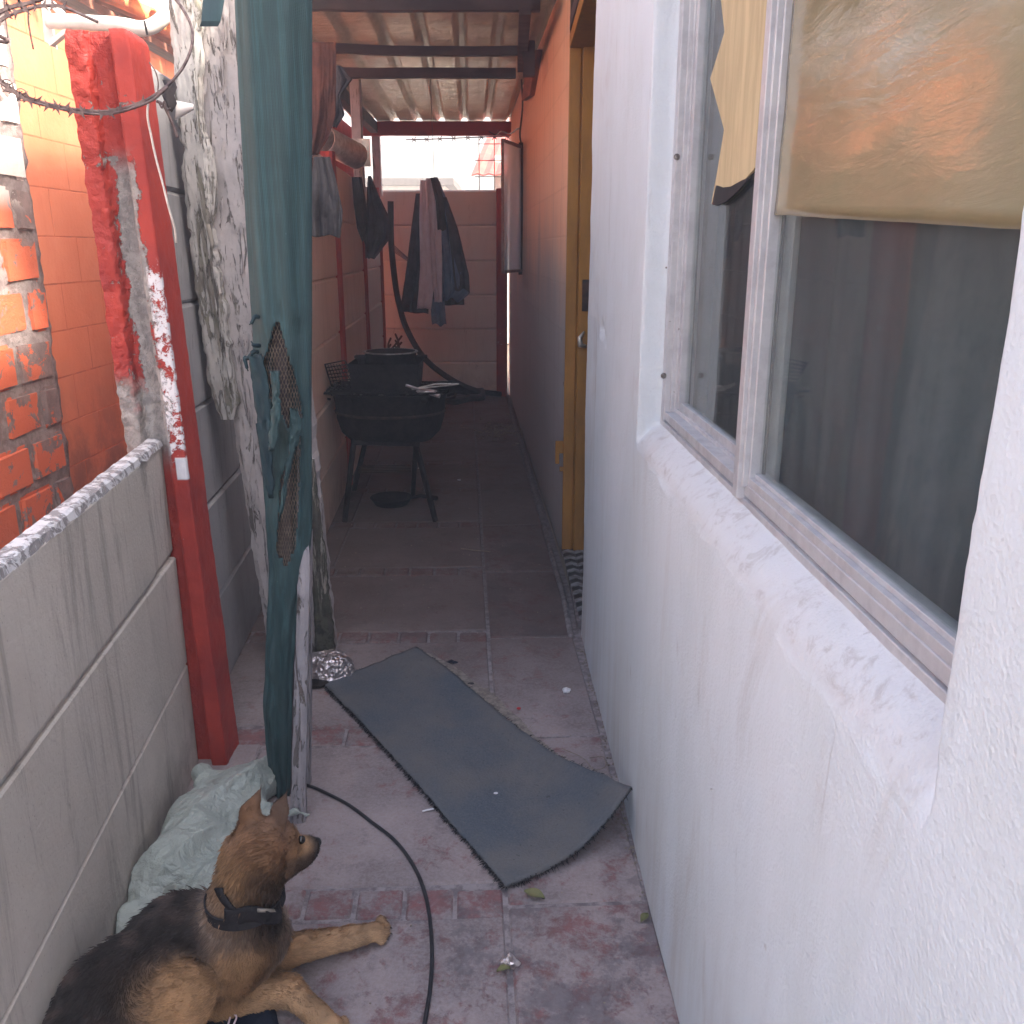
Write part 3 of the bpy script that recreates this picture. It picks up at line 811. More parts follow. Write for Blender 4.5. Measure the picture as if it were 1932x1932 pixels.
dm = g.n('AddShader'); g.t.links.new(g.n('BsdfTranslucent', None, Color=(.55, .62, .66)).outputs[0], dm.inputs[0]); g.t.links.new(g.n('BsdfDiffuse', None, Color=(.40, .45, .48)).outputs[0], dm.inputs[1])
m1 = g.n('MixShader', None, i0=.62); g.t.links.new(g.n('BsdfTransparent', None, Color=(.9, .95, 1)).outputs[0], m1.inputs[1]); g.t.links.new(dm.outputs[0], m1.inputs[2])
m2 = g.n('MixShader', None, i0=.12); g.t.links.new(m1.outputs[0], m2.inputs[1]); g.t.links.new(g.n('BsdfGlossy', None, Roughness=.05).outputs[0], m2.inputs[2]); g.t.links.new(m2.outputs[0], g.out.inputs[0])
mb.build('pane', g.m, cw, solid=.004)

# ------------------------------------------------------------------ LEFT NEAR LOW WALL
LX0, LSL = -.60, -.118
def LW(y, d, z): return Vector((LX0 + LSL * y - d, y, z))
low = thing('low_concrete_wall', 'low grey precast panel wall beside the dog with a worn white top edge', 'wall', (-.78, 1.2, 0))
angL = math.atan(-LSL)
TH = .042
def panel(parent, name, mat, pf, y0, y1, z0, z1, sl, cham=.004):
    L = (y1 - y0) * math.sqrt(1 + sl * sl)
    me = chamfer_box(name, (TH, L - .004, z1 - z0 - .004), cham, mat, 1)
    return inst(name, me, pf((y0 + y1) / 2, TH / 2, (z0 + z1) / 2), parent, math.atan(-sl))
for k in range(2):
    panel(low, 'panel', MAT_PANEL, LW, .22, 2.17, .3 * k, .3 * (k + 1), LSL)
# top panel, cracked through near the post; crack faces are ragged
def crack(z): return 1.985 + .03 * (z - .6) / .3 * -1 + .006 * mnoise.noise(Vector((z * 40, 2, 1)))
for (side) in (0, 1):
    zz_ = np.linspace(.6, .9, 19); P = []
    ya = [0.22 if side == 0 else crack(z) + .006 for z in zz_]; yb = [crack(z) if side == 0 else 2.17 for z in zz_]
    mb = MB(); c = .008
    n = 40 if side == 0 else 6
    front = [[LW(ya[j] + (yb[j] - ya[j]) * i / n, c if j in (0, 18) else 0.0, z) for j, z in enumerate(zz_)] for i in range(n + 1)]
    back = [[LW(ya[j] + (yb[j] - ya[j]) * i / n, TH - (c if j in (0, 18) else 0), z) for j, z in enumerate(zz_)] for i in range(n + 1)]
    if side == 1:
        for r in front + back:
            for p in r: p.x -= .006
    ring = [front[i] + back[i][::-1] for i in range(n + 1)]
    b = len(mb.v); mb.quadgrid(ring, closev=True); m = len(ring[0])
    mb.f.append(tuple(b + k for k in range(m))); mb.f.append(tuple(b + n * m + k for k in reversed(range(m))))
    mb.build('panel', MAT_PANEL, low)
# painted, chipped coping line on top
mb = MB(); n = 120
def cj(y, s): return .004 * mnoise.noise(Vector((y * 22, s, 0))) + .003 * mnoise.noise(Vector((y * 70, s, 3)))
ring = []
for i in range(n + 1):
    y = .22 + 1.95 * i / n
    ring.append([LW(y, .000 + cj(y, 1), .885 + cj(y, 2)), LW(y, .004, .899 + cj(y, 3) * .6), LW(y, .012, .903), LW(y, TH - .006, .903 + cj(y, 5) * .6), LW(y, TH + .002 + cj(y, 7), .885)])
mb.quadgrid(ring); mb.build('painted_edge', MAT_COPE, low)

# the leaning red post
pc = PZ(418, 1408, 0)
postY = 2.215
post = thing('red_concrete_post', 'flaking red concrete post with bare grey and white patches beside the low wall', 'post', (-.882, postY, 0))
def hprofile(w, d, slot, sd):
    return [(-w/2, -d/2), (-slot/2 - .004, -d/2), (-slot/2 + .002, -d/2 + sd), (slot/2 - .002, -d/2 + sd), (slot/2 + .004, -d/2), (w/2, -d/2), (w/2, d/2), (slot/2, d/2), (slot/2, d/2 - sd), (-slot/2, d/2 - sd), (-slot/2, d/2), (-w/2, d/2)]
def post_mesh(w, d, slot, sd, h, rough, lean=(0, 0), rowsn=90, round_top=True, sp=.010):
    prof = hprofile(w, d, slot, sd); pts = []
    n = len(prof)
    for k in range(n):
        a = Vector(prof[k]); b = Vector(prof[(k + 1) % n]); m = max(1, int((b - a).length / sp))
        for i in range(m): pts.append(a.lerp(b, i / m))
    # soften corners
    q = []
    for k in range(len(pts)): q.append((pts[k - 1] + pts[k] * 2 + pts[(k + 1) % len(pts)]) / 4)
    pts = q; rows = []
    for j in range(rowsn + 1):
        z = h * j / rowsn; row = []
        top = max(0, (z - (h - .03)) / .03) if round_top else 0
        for p in pts:
            s = 1 - .10 * top * top
            v = Vector((p.x * s + lean[0] * z, p.y * s + lean[1] * z, z - .010 * top))
            if rough:
                amt = rough * (2.2 if p.x < -.02 else .5)
                v += mnoise.noise_vector(Vector((p.x * 34, p.y * 34, z * 30))) * amt + mnoise.noise_vector(Vector((p.x * 80, p.y * 80, z * 70))) * amt * .5 + mnoise.noise_vector(Vector((p.x * 9, p.y * 9, z * 6 + 3))) * rough * .8
            row.append(v)
        rows.append(row)
    mb = MB(); mb.quadgrid(rows, closev=True)
    m = len(pts); c = Vector((lean[0] * h, lean[1] * h, h - .006))
    # fill the top by fanning the two halves through the web
    b = len(mb.v) - m
    mb.f.append(tuple(b + k for k in range(m)))
    return mb
mb = post_mesh(.142, .12, .052, .030, 1.815, .0024, (-.030, 0), rowsn=300, sp=.005)
me = mb.mesh('post', MAT_REDHERO, Vector((0, 0, 0)), False)
o = inst('post_shaft', me, (-.846, postY, 0), post, .02)

# ------------------------------------------------------------------ LEFT FULL-HEIGHT WALL inside the alley
BX0, BSL = -.652, -.0609
def BW(y, d, z): return Vector((BX0 + BSL * y - d, y, z))
side = thing('boundary_wall', 'tall precast panel wall down the left side of the covered alley with red posts', 'wall', (-.95, 5.4, 0))
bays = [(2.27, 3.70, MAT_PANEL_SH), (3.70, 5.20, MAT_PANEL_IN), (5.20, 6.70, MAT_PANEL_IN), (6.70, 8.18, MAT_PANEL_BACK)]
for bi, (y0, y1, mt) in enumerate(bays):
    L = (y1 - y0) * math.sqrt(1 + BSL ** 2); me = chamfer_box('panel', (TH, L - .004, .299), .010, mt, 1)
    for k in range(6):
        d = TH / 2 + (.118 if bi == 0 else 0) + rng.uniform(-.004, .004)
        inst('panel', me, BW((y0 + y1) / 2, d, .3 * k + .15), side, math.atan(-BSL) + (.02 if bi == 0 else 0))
pm = post_mesh(.13, .12, .05, .03, 1.86, 0, rowsn=4, sp=.03).mesh('post', MAT_RED)
for y in (3.70, 5.20, 6.70, 8.20):
    inst('post', pm, BW(y, .045, 0), side, math.pi / 2 * 0 - BSL)

# back wall with its red post
backw = thing('end_wall', 'cream precast panel wall closing the far end of the alley', 'wall', (-.6, 8.67, 0))
me = chamfer_box('panel', (1.12, TH, .3099), .014, MAT_PANEL_BACK, 1)
for k in range(6): inst('panel', me, (-.66, 8.67 + .003 * (k % 2), .31 * k + .155), backw)
mb = MB(); mb.bar(PY(947, 748, 8.60) * 1.0, PY(947, 356, 8.60), .165, .10, Vector((1, 0, 0)))
mb.build('post', MAT_RED, backw, bevel=.008)

# ------------------------------------------------------------------ LEAN-TO ROOF
RZ = 2.42
roof = thing('lean_to_roof', 'ribbed metal sheet roof over the alley on dark rafters', 'roof', (-.5, 5.9, 2.3))
def rib(s):       # s across in metres, returns height of the trapezoid profile
    f = (s / .2) % 1.0
    w = .20
    if f < .30: return 0
    if f < .38: return .036 * (f - .30) / .08
    if f < .62: return .036
    if f < .70: return .036 * (.70 - f) / .08
    return 0
ss = []
for k in range(11):
    for f in (0, .10, .20, .30, .38, .46, .54, .62, .70, .85): ss.append(-.08 + .2 * (k + f))
yR = np.linspace(3.25, 8.62, 60)
sheetsplit = [(0, 55), (53, 110)]
x_left = lambda y: -1.24 - .045 * (y - 5)
for a, b2 in sheetsplit:
    mb = MB(); rows = []
    for s in ss[a:b2]:
        rows.append([Vector((x_left(y) + s + .08, y, RZ + rib(s + 1.0) + (.004 if a else 0) + .004 * mnoise.noise(Vector((s * 3, y * 2, 1))) + .0035 * mnoise.noise(Vector((s * 11, y * 9, 1))))) for y in yR])
    mb.quadgrid(rows); mb.build('roof_sheet', MAT_ROOF, roof, smooth=False, solid=.002)
def raft(a, b3, w=.045, h=.07, mat=MAT_WOODD, name='rafter', bow=0.0):
    mb = MB(); P = [Vector(a).lerp(Vector(b3), t / 12) + Vector((0, 0, -bow * math.sin(math.pi * t / 12) + .004 * mnoise.noise(Vector((t * .9, a[1], 2))))) for t in range(13)]
    for p, q in zip(P, P[1:]): mb.bar(p, q + (q - p) * .02, w, h)
    return mb.build(name, mat, roof)
def atz(px, py, z): return PZ(px, py, z)
raft((-1.5, 4.35, 2.375), (.12, 4.42, 2.385))
raft((-1.5, 5.12, 2.375), (.04, 5.35, 2.37), .035, .045, bow=.02)
raft((-1.5, 5.95, 2.365), (.02, 6.02, 2.375), .045, .055)
raft((-1.3, 8.50, 2.355), (.02, 8.50, 2.355), .05, .115, MAT_RED, 'end_beam')
raft((-1.16, 6.0, 2.36), (-1.20, 8.45, 2.36), .06, .09, MAT_WOODD, 'wall_beam')
raft((-1.20, 8.56, 1.8), (-1.20, 8.56, 2.36), .07, .07, MAT_PEEL, 'corner_post')
# plank under the rafters against the house wall
mb = MB(); q = [PX(996, 94, FX0 - .05, FSL), PX(1013, 94, FX0 - .03, FSL), PX(999, 180, FX0 - .03, FSL), PX(984, 190, FX0 - .05, FSL)]
mb.prism(q, (.03, 0, 0)); mb.build('wall_plate', MAT_WOODB, roof)
mb = MB(); mb.box((.055, 4.9, 2.33), (.05, 1.3, .06)); mb.box((.085, 5.02, 2.27), (.06, .06, .16)); mb.build('bearer', MAT_WOODD, roof)

# post carrying the wall side of the roof
mb = MB(); A = PY(678, 330, 6.1); B = PY(688, 160, 6.1); mb.bar(A + Vector((0, 0, -.2)), Vector((A.x - .0, 6.1, 2.36)), .085, .06, Vector((1, 0, 0)))
tag(mb.build('timber_post', MAT_PEEL, bevel=.004), 'short peach timber post standing on the boundary wall under a rafter', 'post')

# red slat screen beyond the wall
scr = thing('slat_screen', 'red corrugated screen letting light through above the boundary wall', 'screen', (-1.45, 7.2, 1.6))
sm = MB().box((0, 0, 0), (.014, .034, .80)).mesh('slat', MAT_SHEETRED)
y = 5.75; i = 0
while y < 9.4:
    inst('slat', sm, (-1.36 - .02 * (y - 5), y, 1.98), scr, 0.6)
    y += .062; i += 1
for z in (1.70, 2.28):
    mb = MB(); mb.bar((-1.385, 5.7, z), (-1.455, 9.4, z), .02, .03); mb.build('rail', MAT_SHEETRED, scr)

# ------------------------------------------------------------------ NEIGHBOUR'S BLOCK WALLS
nb = thing('orange_block_wall', 'sunlit orange painted block wall of the neighbouring building', 'wall', (-2.06, 6.5, 0))
NX = -2.0
YB = 3.92
mb = MB(); mb.box((NX - .086, 7.5, 1.2), (.17, 7.2, 2.4)); mb.build('mortar', MAT_ORJOINT, nb)
bm_ = chamfer_box('block', (.04, .399, .199), .0035, MAT_ORANGE, 1)
for r in range(12):
    for c in range(-1 if r % 2 else 0, 17):
        y = YB + .2 + .4 * c + (.2 if r % 2 else 0)
        inst('block', bm_, (NX - .02 + rng.uniform(-.0008, .0008), y, .1 + .2 * r), nb)
nbt = thing('tiled_roof', 'orange tiled eave of the neighbouring building', 'roof', (-2.2, 6.0, 2.4))
mb = MB(); mb.prism([Vector((-1.95, 3.4, 2.42)), Vector((-1.95, 3.4, 2.46)), Vector((-4.8, 3.4, 3.55)), Vector((-4.8, 3.4, 3.5))], (0, 8.5, 0)); mb.build('roof_board', MAT_WOODB, nbt)
tm = MB(); rows = []
for i in range(7):
    a_ = math.pi * i / 6; rows.append([Vector((x, .105 * math.cos(a_), .07 * math.sin(a_) + dz)) for x, dz in ((0, 0), (-.42, .16))])
tm.quadgrid(rows)
tme = tm.mesh('roof_tile', MAT_TILE_O, smooth=True)
for c in range(32):
    for r in range(4):
        o = inst('roof_tile', tme, (-1.78 - .38 * r, 3.6 + .235 * c + rng.uniform(-.008, .008), 2.43 + .145 * r), nbt)
        m = o.modifiers.new('thick', 'SOLIDIFY'); m.thickness = .016
br_ = thing('rough_block_wall', 'rough unplastered block wall with orange and white paint patches at the left edge', 'wall', (-2.0, 2.6, 0))
mb = MB(); P = []
for i in range(90):
    y = .4 + (YB + .015 - .4) * i / 89
    P.append([Vector((NX + .018 + .012 * mnoise.noise(Vector((y * 18, z * 18, 1))) + .006 * mnoise.noise(Vector((y * 50, z * 50, 1))), y + (.02 * mnoise.noise(Vector((3, z * 9, 1))) if i == 89 else 0), z)) for z in np.arange(-.02, 2.9, .03)])
mb.quadgrid(P); P2 = [[p + Vector((-.2, 0, 0)) for p in P[-1]], P[-1]]; mb.quadgrid(P2); mb.build('mortar', MAT_MORTAR, br_, smooth=True)
for v in range(4):
    bm = bmesh.new(); bmesh.ops.create_cube(bm, size=1)
    for q in bm.verts: q.co = Vector((q.co.x * .05, q.co.y * .265, q.co.z * .172))
    bmesh.ops.bevel(bm, geom=list(bm.edges), offset=.014, segments=2, affect='EDGES')
    for q in bm.verts: q.co += mnoise.noise_vector(q.co * 22 + Vector((v * 9, 0, 0))) * .012
    me = bpy.data.meshes.new('block'); bm.to_mesh(me); bm.free(); me.materials.append(MAT_BRICKP)
    if v == 0: bms = []
    bms.append(me)
for r in range(14):
    yy = YB - .155 - (.15 if r % 2 else 0)
    while yy > .5:
        inst('block', bms[int(rng.integers(4))], (NX + .008 + rng.uniform(-.004, .004), yy, .1 + .2 * r), br_); yy -= .30
    if r % 2:
        o = inst('block', bms[r % 4], (NX + .008, YB - .08, .1 + .2 * r), br_); o.scale = (1, .48, 1)

# red roof and burglar bars seen past the end wall
o = thing('red_roofed_house', 'house with a red corrugated roof seen past the end of the alley', 'house', (.9, 14, 0))
mb = MB(); mb.box((1.9, 15, 1.3), (4.3, 3, 2.6)); mb.build('wall', MAT_PANEL_BACK, o)
mb = MB(); rows = []
for i in range(60):
    x = -.55 + .08 * i; rows.append([Vector((x + t * .25, 13.0 + t * 2.4, 2.30 + t * .95 + (.02 if i % 2 else 0))) for t in (0, 1)])
mb.quadgrid(rows); mb.build('roof', MAT_SHEETRED, o, solid=.02)
o = thing('pale_building', 'low pale building far beyond the end wall', 'building', (-4.5, 22, 0))
mb = MB(); mb.box((-5, 23, 1.35), (7, 3, 2.7)); mb.build('wall', MAT_PANEL_BACK, o)
mb = MB(); mb.box((-5, 23, 2.78), (7.4, 3.5, .14)); mb.build('roof', MAT_CGREY, o)
for i in range(3):
    mb = MB(); mb.box((-6.6 + i * 1.7, 21.48, 1.9), (.9, .06, .7)); mb.build('window', MAT_CDARK, o)
MESHB = thing('burglar_mesh', 'thin wire mesh standing above the far right end of the end wall', 'wire mesh', (-.1, 8.75, 1.9))
for x in (-.30, -.16, -.04):
    mb = MB(); mb.tube([(x, 8.78, 1.85), (x, 8.78, 2.36)], .004, 5); mb.build('bar', MAT_WIRE, MESHB)
for z in (1.98, 2.12, 2.26):
    mb = MB(); mb.tube([(-.34, 8.775, z), (.02, 8.775, z)], .004, 5); mb.build('bar', MAT_WIRE, MESHB)
# ================================================================== OBJECTS
# ---------------- white peeling timber post, two boards
peel = thing('peeling_timber_post', 'wide leaning timber post with white paint peeling off in flakes', 'post', (-.78, 2.95, 0))
def jagged_board(name, tab, Yf, depth, mat, parent, y0, y1, jl=.008, jr=.006, seed=0, front=.003, n=150, nx=14):
    """board whose left and right edges follow tab rows (py, left px, right px) at distance Y"""
    mb = MB(); rows = []
    for i in range(n + 1):
        py = y0 + (y1 - y0) * i / n; l, r = lerp_tab(tab, py); Y = Yf(py) if callable(Yf) else Yf
        L = PY(l, py, Y); R = PY(r, py, Y); z = L.z; ring = []
        L.x += jl * (mnoise.noise(Vector((z * 14, seed, 1))) + .7 * mnoise.noise(Vector((z * 45, seed, 2))))
        R.x += jr * (mnoise.noise(Vector((z * 14, seed, 5))) + .7 * mnoise.noise(Vector((z * 45, seed, 6))))
        for k in range(nx + 1):
            t = k / nx; x = L.x + (R.x - L.x) * t
            e = min(t, 1 - t) * abs(R.x - L.x); rd = .006 * max(0, 1 - e / .008)
            ring.append(Vector((x, Y + rd + front * mnoise.noise(Vector((x * 30, z * 7, seed))) + front * .8 * mnoise.noise(Vector((x * 90, z * 22, seed + 3))), z)))
        for k in range(4): ring.append(Vector((R.x + (L.x - R.x) * k / 3, Y + depth, z)))
        rows.append(ring)
    b = len(mb.v); mb.quadgrid(rows, closev=True); m = len(rows[0])
    mb.f.append(tuple(b + k for k in range(m))); mb.f.append(tuple(b + n * m + k for k in range(m)))
    return mb.build(name, mat, parent)
tabm = [(-60, 372, 492), (0, 378, 497), (200, 376, 518), (400, 388, 540), (600, 404, 561), (790, 438, 583), (1000, 470, 603), (1190, 500, 623), (1248, 508, 630)]
peelY = lambda py: 2.62 + .24 * max(0, py + 60) / 1300
jagged_board('board', tabm, peelY, .09, MAT_PEELBASE, peel, -60, 1242, .009, .006, 2)
tabs = [(-60, 314, 372), (0, 317, 376), (180, 330, 372), (300, 342, 392), (420, 352, 395), (570, 372, 420), (700, 388, 436), (760, 402, 444), (790, 416, 440)]
jagged_board('splintered_board', tabs, lambda py: peelY(py) - .05, .045, MAT_PEEL2, peel, -60, 792, .011, .010, 9)
tabb = [(870, 582, 590), (940, 584, 597), (1050, 588, 612), (1150, 591, 622), (1246, 594, 633)]
jagged_board('base_board', tabb, lambda py: peelY(py) - .03, .03, MAT_MOSSB, peel, 870, 1252, .003, .006, 12)
# curled flakes of paint
flk = MB()
for i in range(90):
    py = rng.uniform(10, 1120); l, r = lerp_tab(tabm, py)
    c = PY(l + (r - l) * rng.uniform(.04, .85), py, peelY(py) - .006); w = rng.uniform(.005, .014); h = rng.uniform(.010, .045); a = rng.uniform(-.25, .25)
    cu = rng.uniform(.3, 1.0) * w; P = []
    for s in range(4):
        t = s / 3; P.append([c + Vector((w * (t - .5) + a * zz2, -cu * t * t - .001, zz2)) for zz2 in np.linspace(-h, h, 4) * (1 - .25 * t)])
    flk.quadgrid(P)
flk.build('paint_flakes', MAT_PEEL, peel, solid=.0008)['kind'] = 'stuff'
mb = MB(); P = []
for i in range(9):
    t = i / 8; py = 262 + 185 * t; w = 30 * math.sin(math.pi * min(1, t * 1.1 + .05)) ** .6 + 3
    cx = 388 + 14 * t
    P.append([PY(cx - w * .5 + w * k / 4, py, peelY(py) - .02 - .012 * math.sin(math.pi * k / 4) - .01 * (1 - t)) for k in range(5)])
mb.quadgrid(P); mb.build('paint_curl', MAT_PEEL2, peel, smooth=True, solid=.001)
# loose dark strap end near the top
mb = MB(); P = [[PY(x, y, 2.54 - .01 * math.sin(y * .05)) for x in xs] for y, xs in ((-60, (386, 404, 426)), (0, (383, 402, 423)), (40, (380, 398, 416)), (50, (377, 396, 411)))]
mb.quadgrid(P); tag(mb.build('hanging_strap', MAT_GREENDK if 'MAT_GREENDK' in globals() else MAT_GREEND, solid=.003), 'dark strip of shade cloth hanging over the top of the peeling post', 'strap')

# ---------------- post wrapped in green shade cloth
wrapT = [(-70, 442, 588), (0, 445, 588), (200, 455, 588), (400, 465, 588), (600, 477, 588), (700, 484, 587), (800, 489, 587), (900, 497, 588), (1000, 505, 588), (1080, 509, 581), (1120, 508, 570), (1150, 507, 562), (1250, 501, 554), (1350, 499, 551), (1450, 509, 549), (1500, 520, 546)]
GY = 2.02
gp = thing('shade_cloth_post', 'timber post wrapped in torn dark green shade cloth from top to bottom', 'post', (-.585, GY, 0))
# tear outline in (fraction across, py)
tearT = [(600, .50, .50), (625, .44, .54), (680, .34, .62), (740, .36, .72), (785, .52, .76), (800, .60, .72), (850, .58, .72), (900, .46, .70), (980, .40, .66), (1030, .36, .62), (1060, .48, .52), (1062, .5, .5)]
def wrap_pt(fr, py, out=1.0, ph=None):
    l, r = lerp_tab(wrapT, py); c = PY((l + r) / 2, py, GY); hw = (PY(r, py, GY).x - PY(l, py, GY).x) / 2
    a = math.pi * fr; fold = .0015 * math.sin(7 * a + .5 * math.sin(py * .004)) + .0010 * mnoise.noise(Vector((fr * 9, py * .006, 4))) + .004 * mnoise.noise(Vector((fr * 4, py * .02, 9))) * (1 if py > 560 else .2)
    hwf = hw * out + fold * min(1, math.sin(a) * 1.5 + .1)
    return Vector((c.x - math.cos(a) * hwf, GY - math.sin(a) * (hw * .62 + fold * 2.5) * out, c.z))
mb = MB(); NP, NA = 200, 44; keep = {}
pys = np.linspace(-70, 1500, NP + 1)
for i, py in enumerate(pys):
    for j in range(NA + 1):
        fr = j / NA
        if 600 < py < 1062:                       # open edges of the tear curl outwards
            l, r = lerp_tab(tearT, py); 
            jl = .02 * mnoise.noise(Vector((py * .05, 1, 1)))
            out = 1.0 + .10 * max(0, 1 - abs(fr - l) / .06) + .08 * max(0, 1 - abs(fr - r) / .06)
        else: out = 1.0
        mb.v.append(tuple(wrap_pt(fr, py, out)))
W = NA + 1
for i in range(NP):
    for j in range(NA):
        py = (pys[i] + pys[i + 1]) / 2; fr = (j + .5) / NA
        if 600 < py < 1062:
            l, r = lerp_tab(tearT, py); jj = .02 * mnoise.noise(Vector((py * .09, 2, 3)))
            if l + jj < fr < r + jj: continue
        if 1120 < py and fr > .93: continue
        mb.f.append((i * W + j, i * W + j + 1, (i + 1) * W + j + 1, (i + 1) * W + j))
mb.build('shade_cloth', MAT_GREEN, gp, smooth=True, solid=.0025)
mb = MB(); rows = []
for py in np.linspace(-70, 1500, 80):               # back half of the wrap
    l, r = lerp_tab(wrapT, py); c = PY((l + r) / 2, py, GY); hw = (PY(r, py, GY).x - PY(l, py, GY).x) / 2
    rows.append([Vector((c.x - math.cos(math.pi * t) * hw, GY + .001 + math.sin(math.pi * t) * hw * .62, c.z)) for t in np.linspace(0, 1, 12)])
mb.quadgrid(rows); mb.build('shade_cloth_back', MAT_GREEND, gp, smooth=True)
# rolled wire mesh that shows through the tear
mb = MB()
for s in (1, -1):
    for k in range(21):
        pts = []
        for i in range(34):
            py = 600 + 465 * i / 33; l, r = lerp_tab(wrapT, py); c = PY((l + r) / 2, py, GY); hw = (PY(r, py, GY).x - PY(l, py, GY).x) / 2 * .80
            a = math.pi * (.08 + .84 * ((k / 13 + s * i * .055) % 1.0)) if False else math.pi * ((k / 21 + s * i * .04) % 1.0)
            pts.append(Vector((c.x - math.cos(a) * hw, GY - math.sin(a) * hw * .58, c.z)))
        seg = [pts[0]]
        for p in pts[1:]:
            if (p - seg[-1]).length > .05:
                if len(seg) > 1: mb.tube(seg, .0008, 4, caps=False)
                seg = [p]
            else: seg.append(p)
        if len(seg) > 1: mb.tube(seg, .0008, 4, caps=False)
mb.build('wire_mesh', MAT_WICKER, gp)['kind'] = 'stuff'
# torn flaps
def flap(pts_l, pts_r, Ya, Yb, mat, name='torn_flap'):
    mb = MB(); n = 26; A = spline([Vector((x, y, 0)) for x, y in pts_l], 8); B = spline([Vector((x, y, 0)) for x, y in pts_r], 8); rows = []
    for i in range(n + 1):
        a = A[int(i * (len(A) - 1) / n)]; b = B[int(i * (len(B) - 1) / n)]
        rows.append([PY(a.x + (b.x - a.x) * t + 5 * mnoise.noise(Vector((i * .45, t * 3, 1))), a.y + (b.y - a.y) * t, Ya + (Yb - Ya) * t - .003 * math.sin(math.pi * t) + .010 * mnoise.noise(Vector((i * .4, t * 4, 6)))) for t in np.linspace(0, 1, 7)])
    mb.quadgrid(rows); return mb.build(name, mat, gp, smooth=True, solid=.002)
flap([(470, 672), (478, 740), (492, 860), (506, 940)], [(494, 668), (508, 740), (514, 850), (516, 940)], 1.955, 1.94, MAT_GREEND)
flap([(510, 700), (514, 745), (510, 800), (506, 850)], [(528, 700), (527, 745), (530, 778), (518, 850)], 1.925, 1.915, MAT_GREEN)
flap([(548, 770), (546, 830), (536, 900), (526, 985)], [(562, 772), (568, 810), (549, 880), (533, 960)], 1.93, 1.93, MAT_GREEN)
for (x0, y0, x1, y1) in ((480, 598, 471, 612), (478, 664, 459, 678), (462, 676, 468, 700), (482, 652, 474, 644)):
    mb = MB(); mb.tube(spline([PY(x0 + 8, y0, 1.98), PY(x0, y0, 1.97), PY((x0 + x1) / 2, (y0 + y1) / 2 + 3, 1.965), PY(x1, y1, 1.97)], 4), [.005] * 6 + [.004] * 4 + [.0015] * 3, 6); mb.build('torn_shred', MAT_GREEND, gp, smooth=True)
# white lath nailed along the lower right of the post, timber core inside
mb = MB(); lt = [(785, 560, 572), (850, 560, 578), (1050, 557, 583), (1130, 560, 582), (1250, 555, 579), (1400, 551, 577), (1560, 546, 575)]
jagged_board('lath', lt, lambda py: 2.03 - .13 * max(0, py - 900) / 650, .02, MAT_LATH, gp, 780, 1556, .002, .002, 4, .0008, n=90, nx=6)
mb = MB(); q0 = PZ(548, 1520, 0); mb.bar(Vector((q0.x - .012, GY + .02, 0)), PY(515, -80, GY + .02), .03, .03, Vector((0, 1, 0))); mb.build('timber_core', MAT_WOODD, gp)
mb = MB(); mb.bar(Vector((PZ(565, 1520, 0).x, GY + .055, 0)), PY(583, 1000, GY + .055), .014, .02, Vector((0, 1, 0))); mb.build('rear_lath', MAT_LATH, gp)

# ---------------- razor wire and loose wire over the red post
rz = thing('razor_wire', 'rusty razor wire looped across the flaking red post at the top left', 'razor wire', (-.9, 2.05, 1.6))
def c1(px, py): return (px * .3182, py * .3182)
def wire(pts, Yf, r, mat=MAT_WIRE, parent=None, name='strand', n=8):
    P = [PY(*c1(x, y), Yf(i / (len(pts) - 1)) if callable(Yf) else Yf) for i, (x, y) in enumerate(pts)]
    mb = MB(); S = spline(P, n); mb.tube(S, r, 6); mb.build(name, mat, parent, smooth=True); return S
loop = [(-120, 380), (0, 470), (100, 545), (200, 590), (350, 630), (500, 655), (650, 658), (800, 622), (900, 575), (1000, 500), (1090, 390), (1140, 260), (1132, 150), (1075, 40), (1010, -40)]
S1 = wire(loop, lambda t: 2.08 + .30 * max(0, t - .6), .0032, parent=rz)
S2 = wire([(x + (-4 if i % 2 else 5), y + 16 - (12 if i > 9 else 0)) for i, (x, y) in enumerate(loop[:10])], lambda t: 2.075, .0028, parent=rz)
top = [(-60, 130), (0, 75), (80, 40), (150, 25), (220, 5), (300, -30)]
S3 = wire(top, 1.9, .0034, parent=rz)
S4 = wire([(-40, 190), (0, 130), (60, 90), (150, 60), (230, 38), (330, 35), (410, 55), (490, 90), (580, 130)], 1.95, .0030, parent=rz)
def barb(p, t, sc=1.0):
    t = t.normalized(); up = Vector((0, 0, 1)); side_ = t.cross(Vector((0, 1, 0))).normalized(); L = .017 * sc; hgt = .0125 * sc
    mb = MB(); o = .0006
    pl = [p + t * L + side_ * hgt, p + t * L * .45 + side_ * .003, p - t * L * .45 + side_ * .003, p - t * L + side_ * hgt, p - t * L * .8, p - t * L - side_ * hgt, p - t * L * .45 - side_ * .003, p + t * L * .45 - side_ * .003, p + t * L - side_ * hgt, p + t * L * .8]
    mb.prism([q + Vector((0, -.004, 0)) for q in pl], (0, .0012, 0)); mb.build('barb', MAT_WIRE, rz)
for S, ks in ((S1, (10, 17, 24, 33, 41, 50, 58)), (S2, (14, 21, 30, 38, 47)), (S3, (10, 17, 26)), (S4, (12, 22, 33, 42))):
    for k in ks:
        if k < len(S) - 1: barb(S[k], S[k + 1] - S[k], rng.uniform(.85, 1.1))
for k in (12, 19):
    mb = MB(); p = S1[k]; mb.tube([p + Vector((.012 * math.cos(a), -.006, .012 * math.sin(a))) for a in np.linspace(0, 5.5, 14)], .0011, 5); mb.build('wire_tie', MAT_WIRE, rz)
lw = thing('loose_wire', 'loose twisted wire ends hanging beside the top of the red post', 'wire', (-.85, 2.15, 1.5))
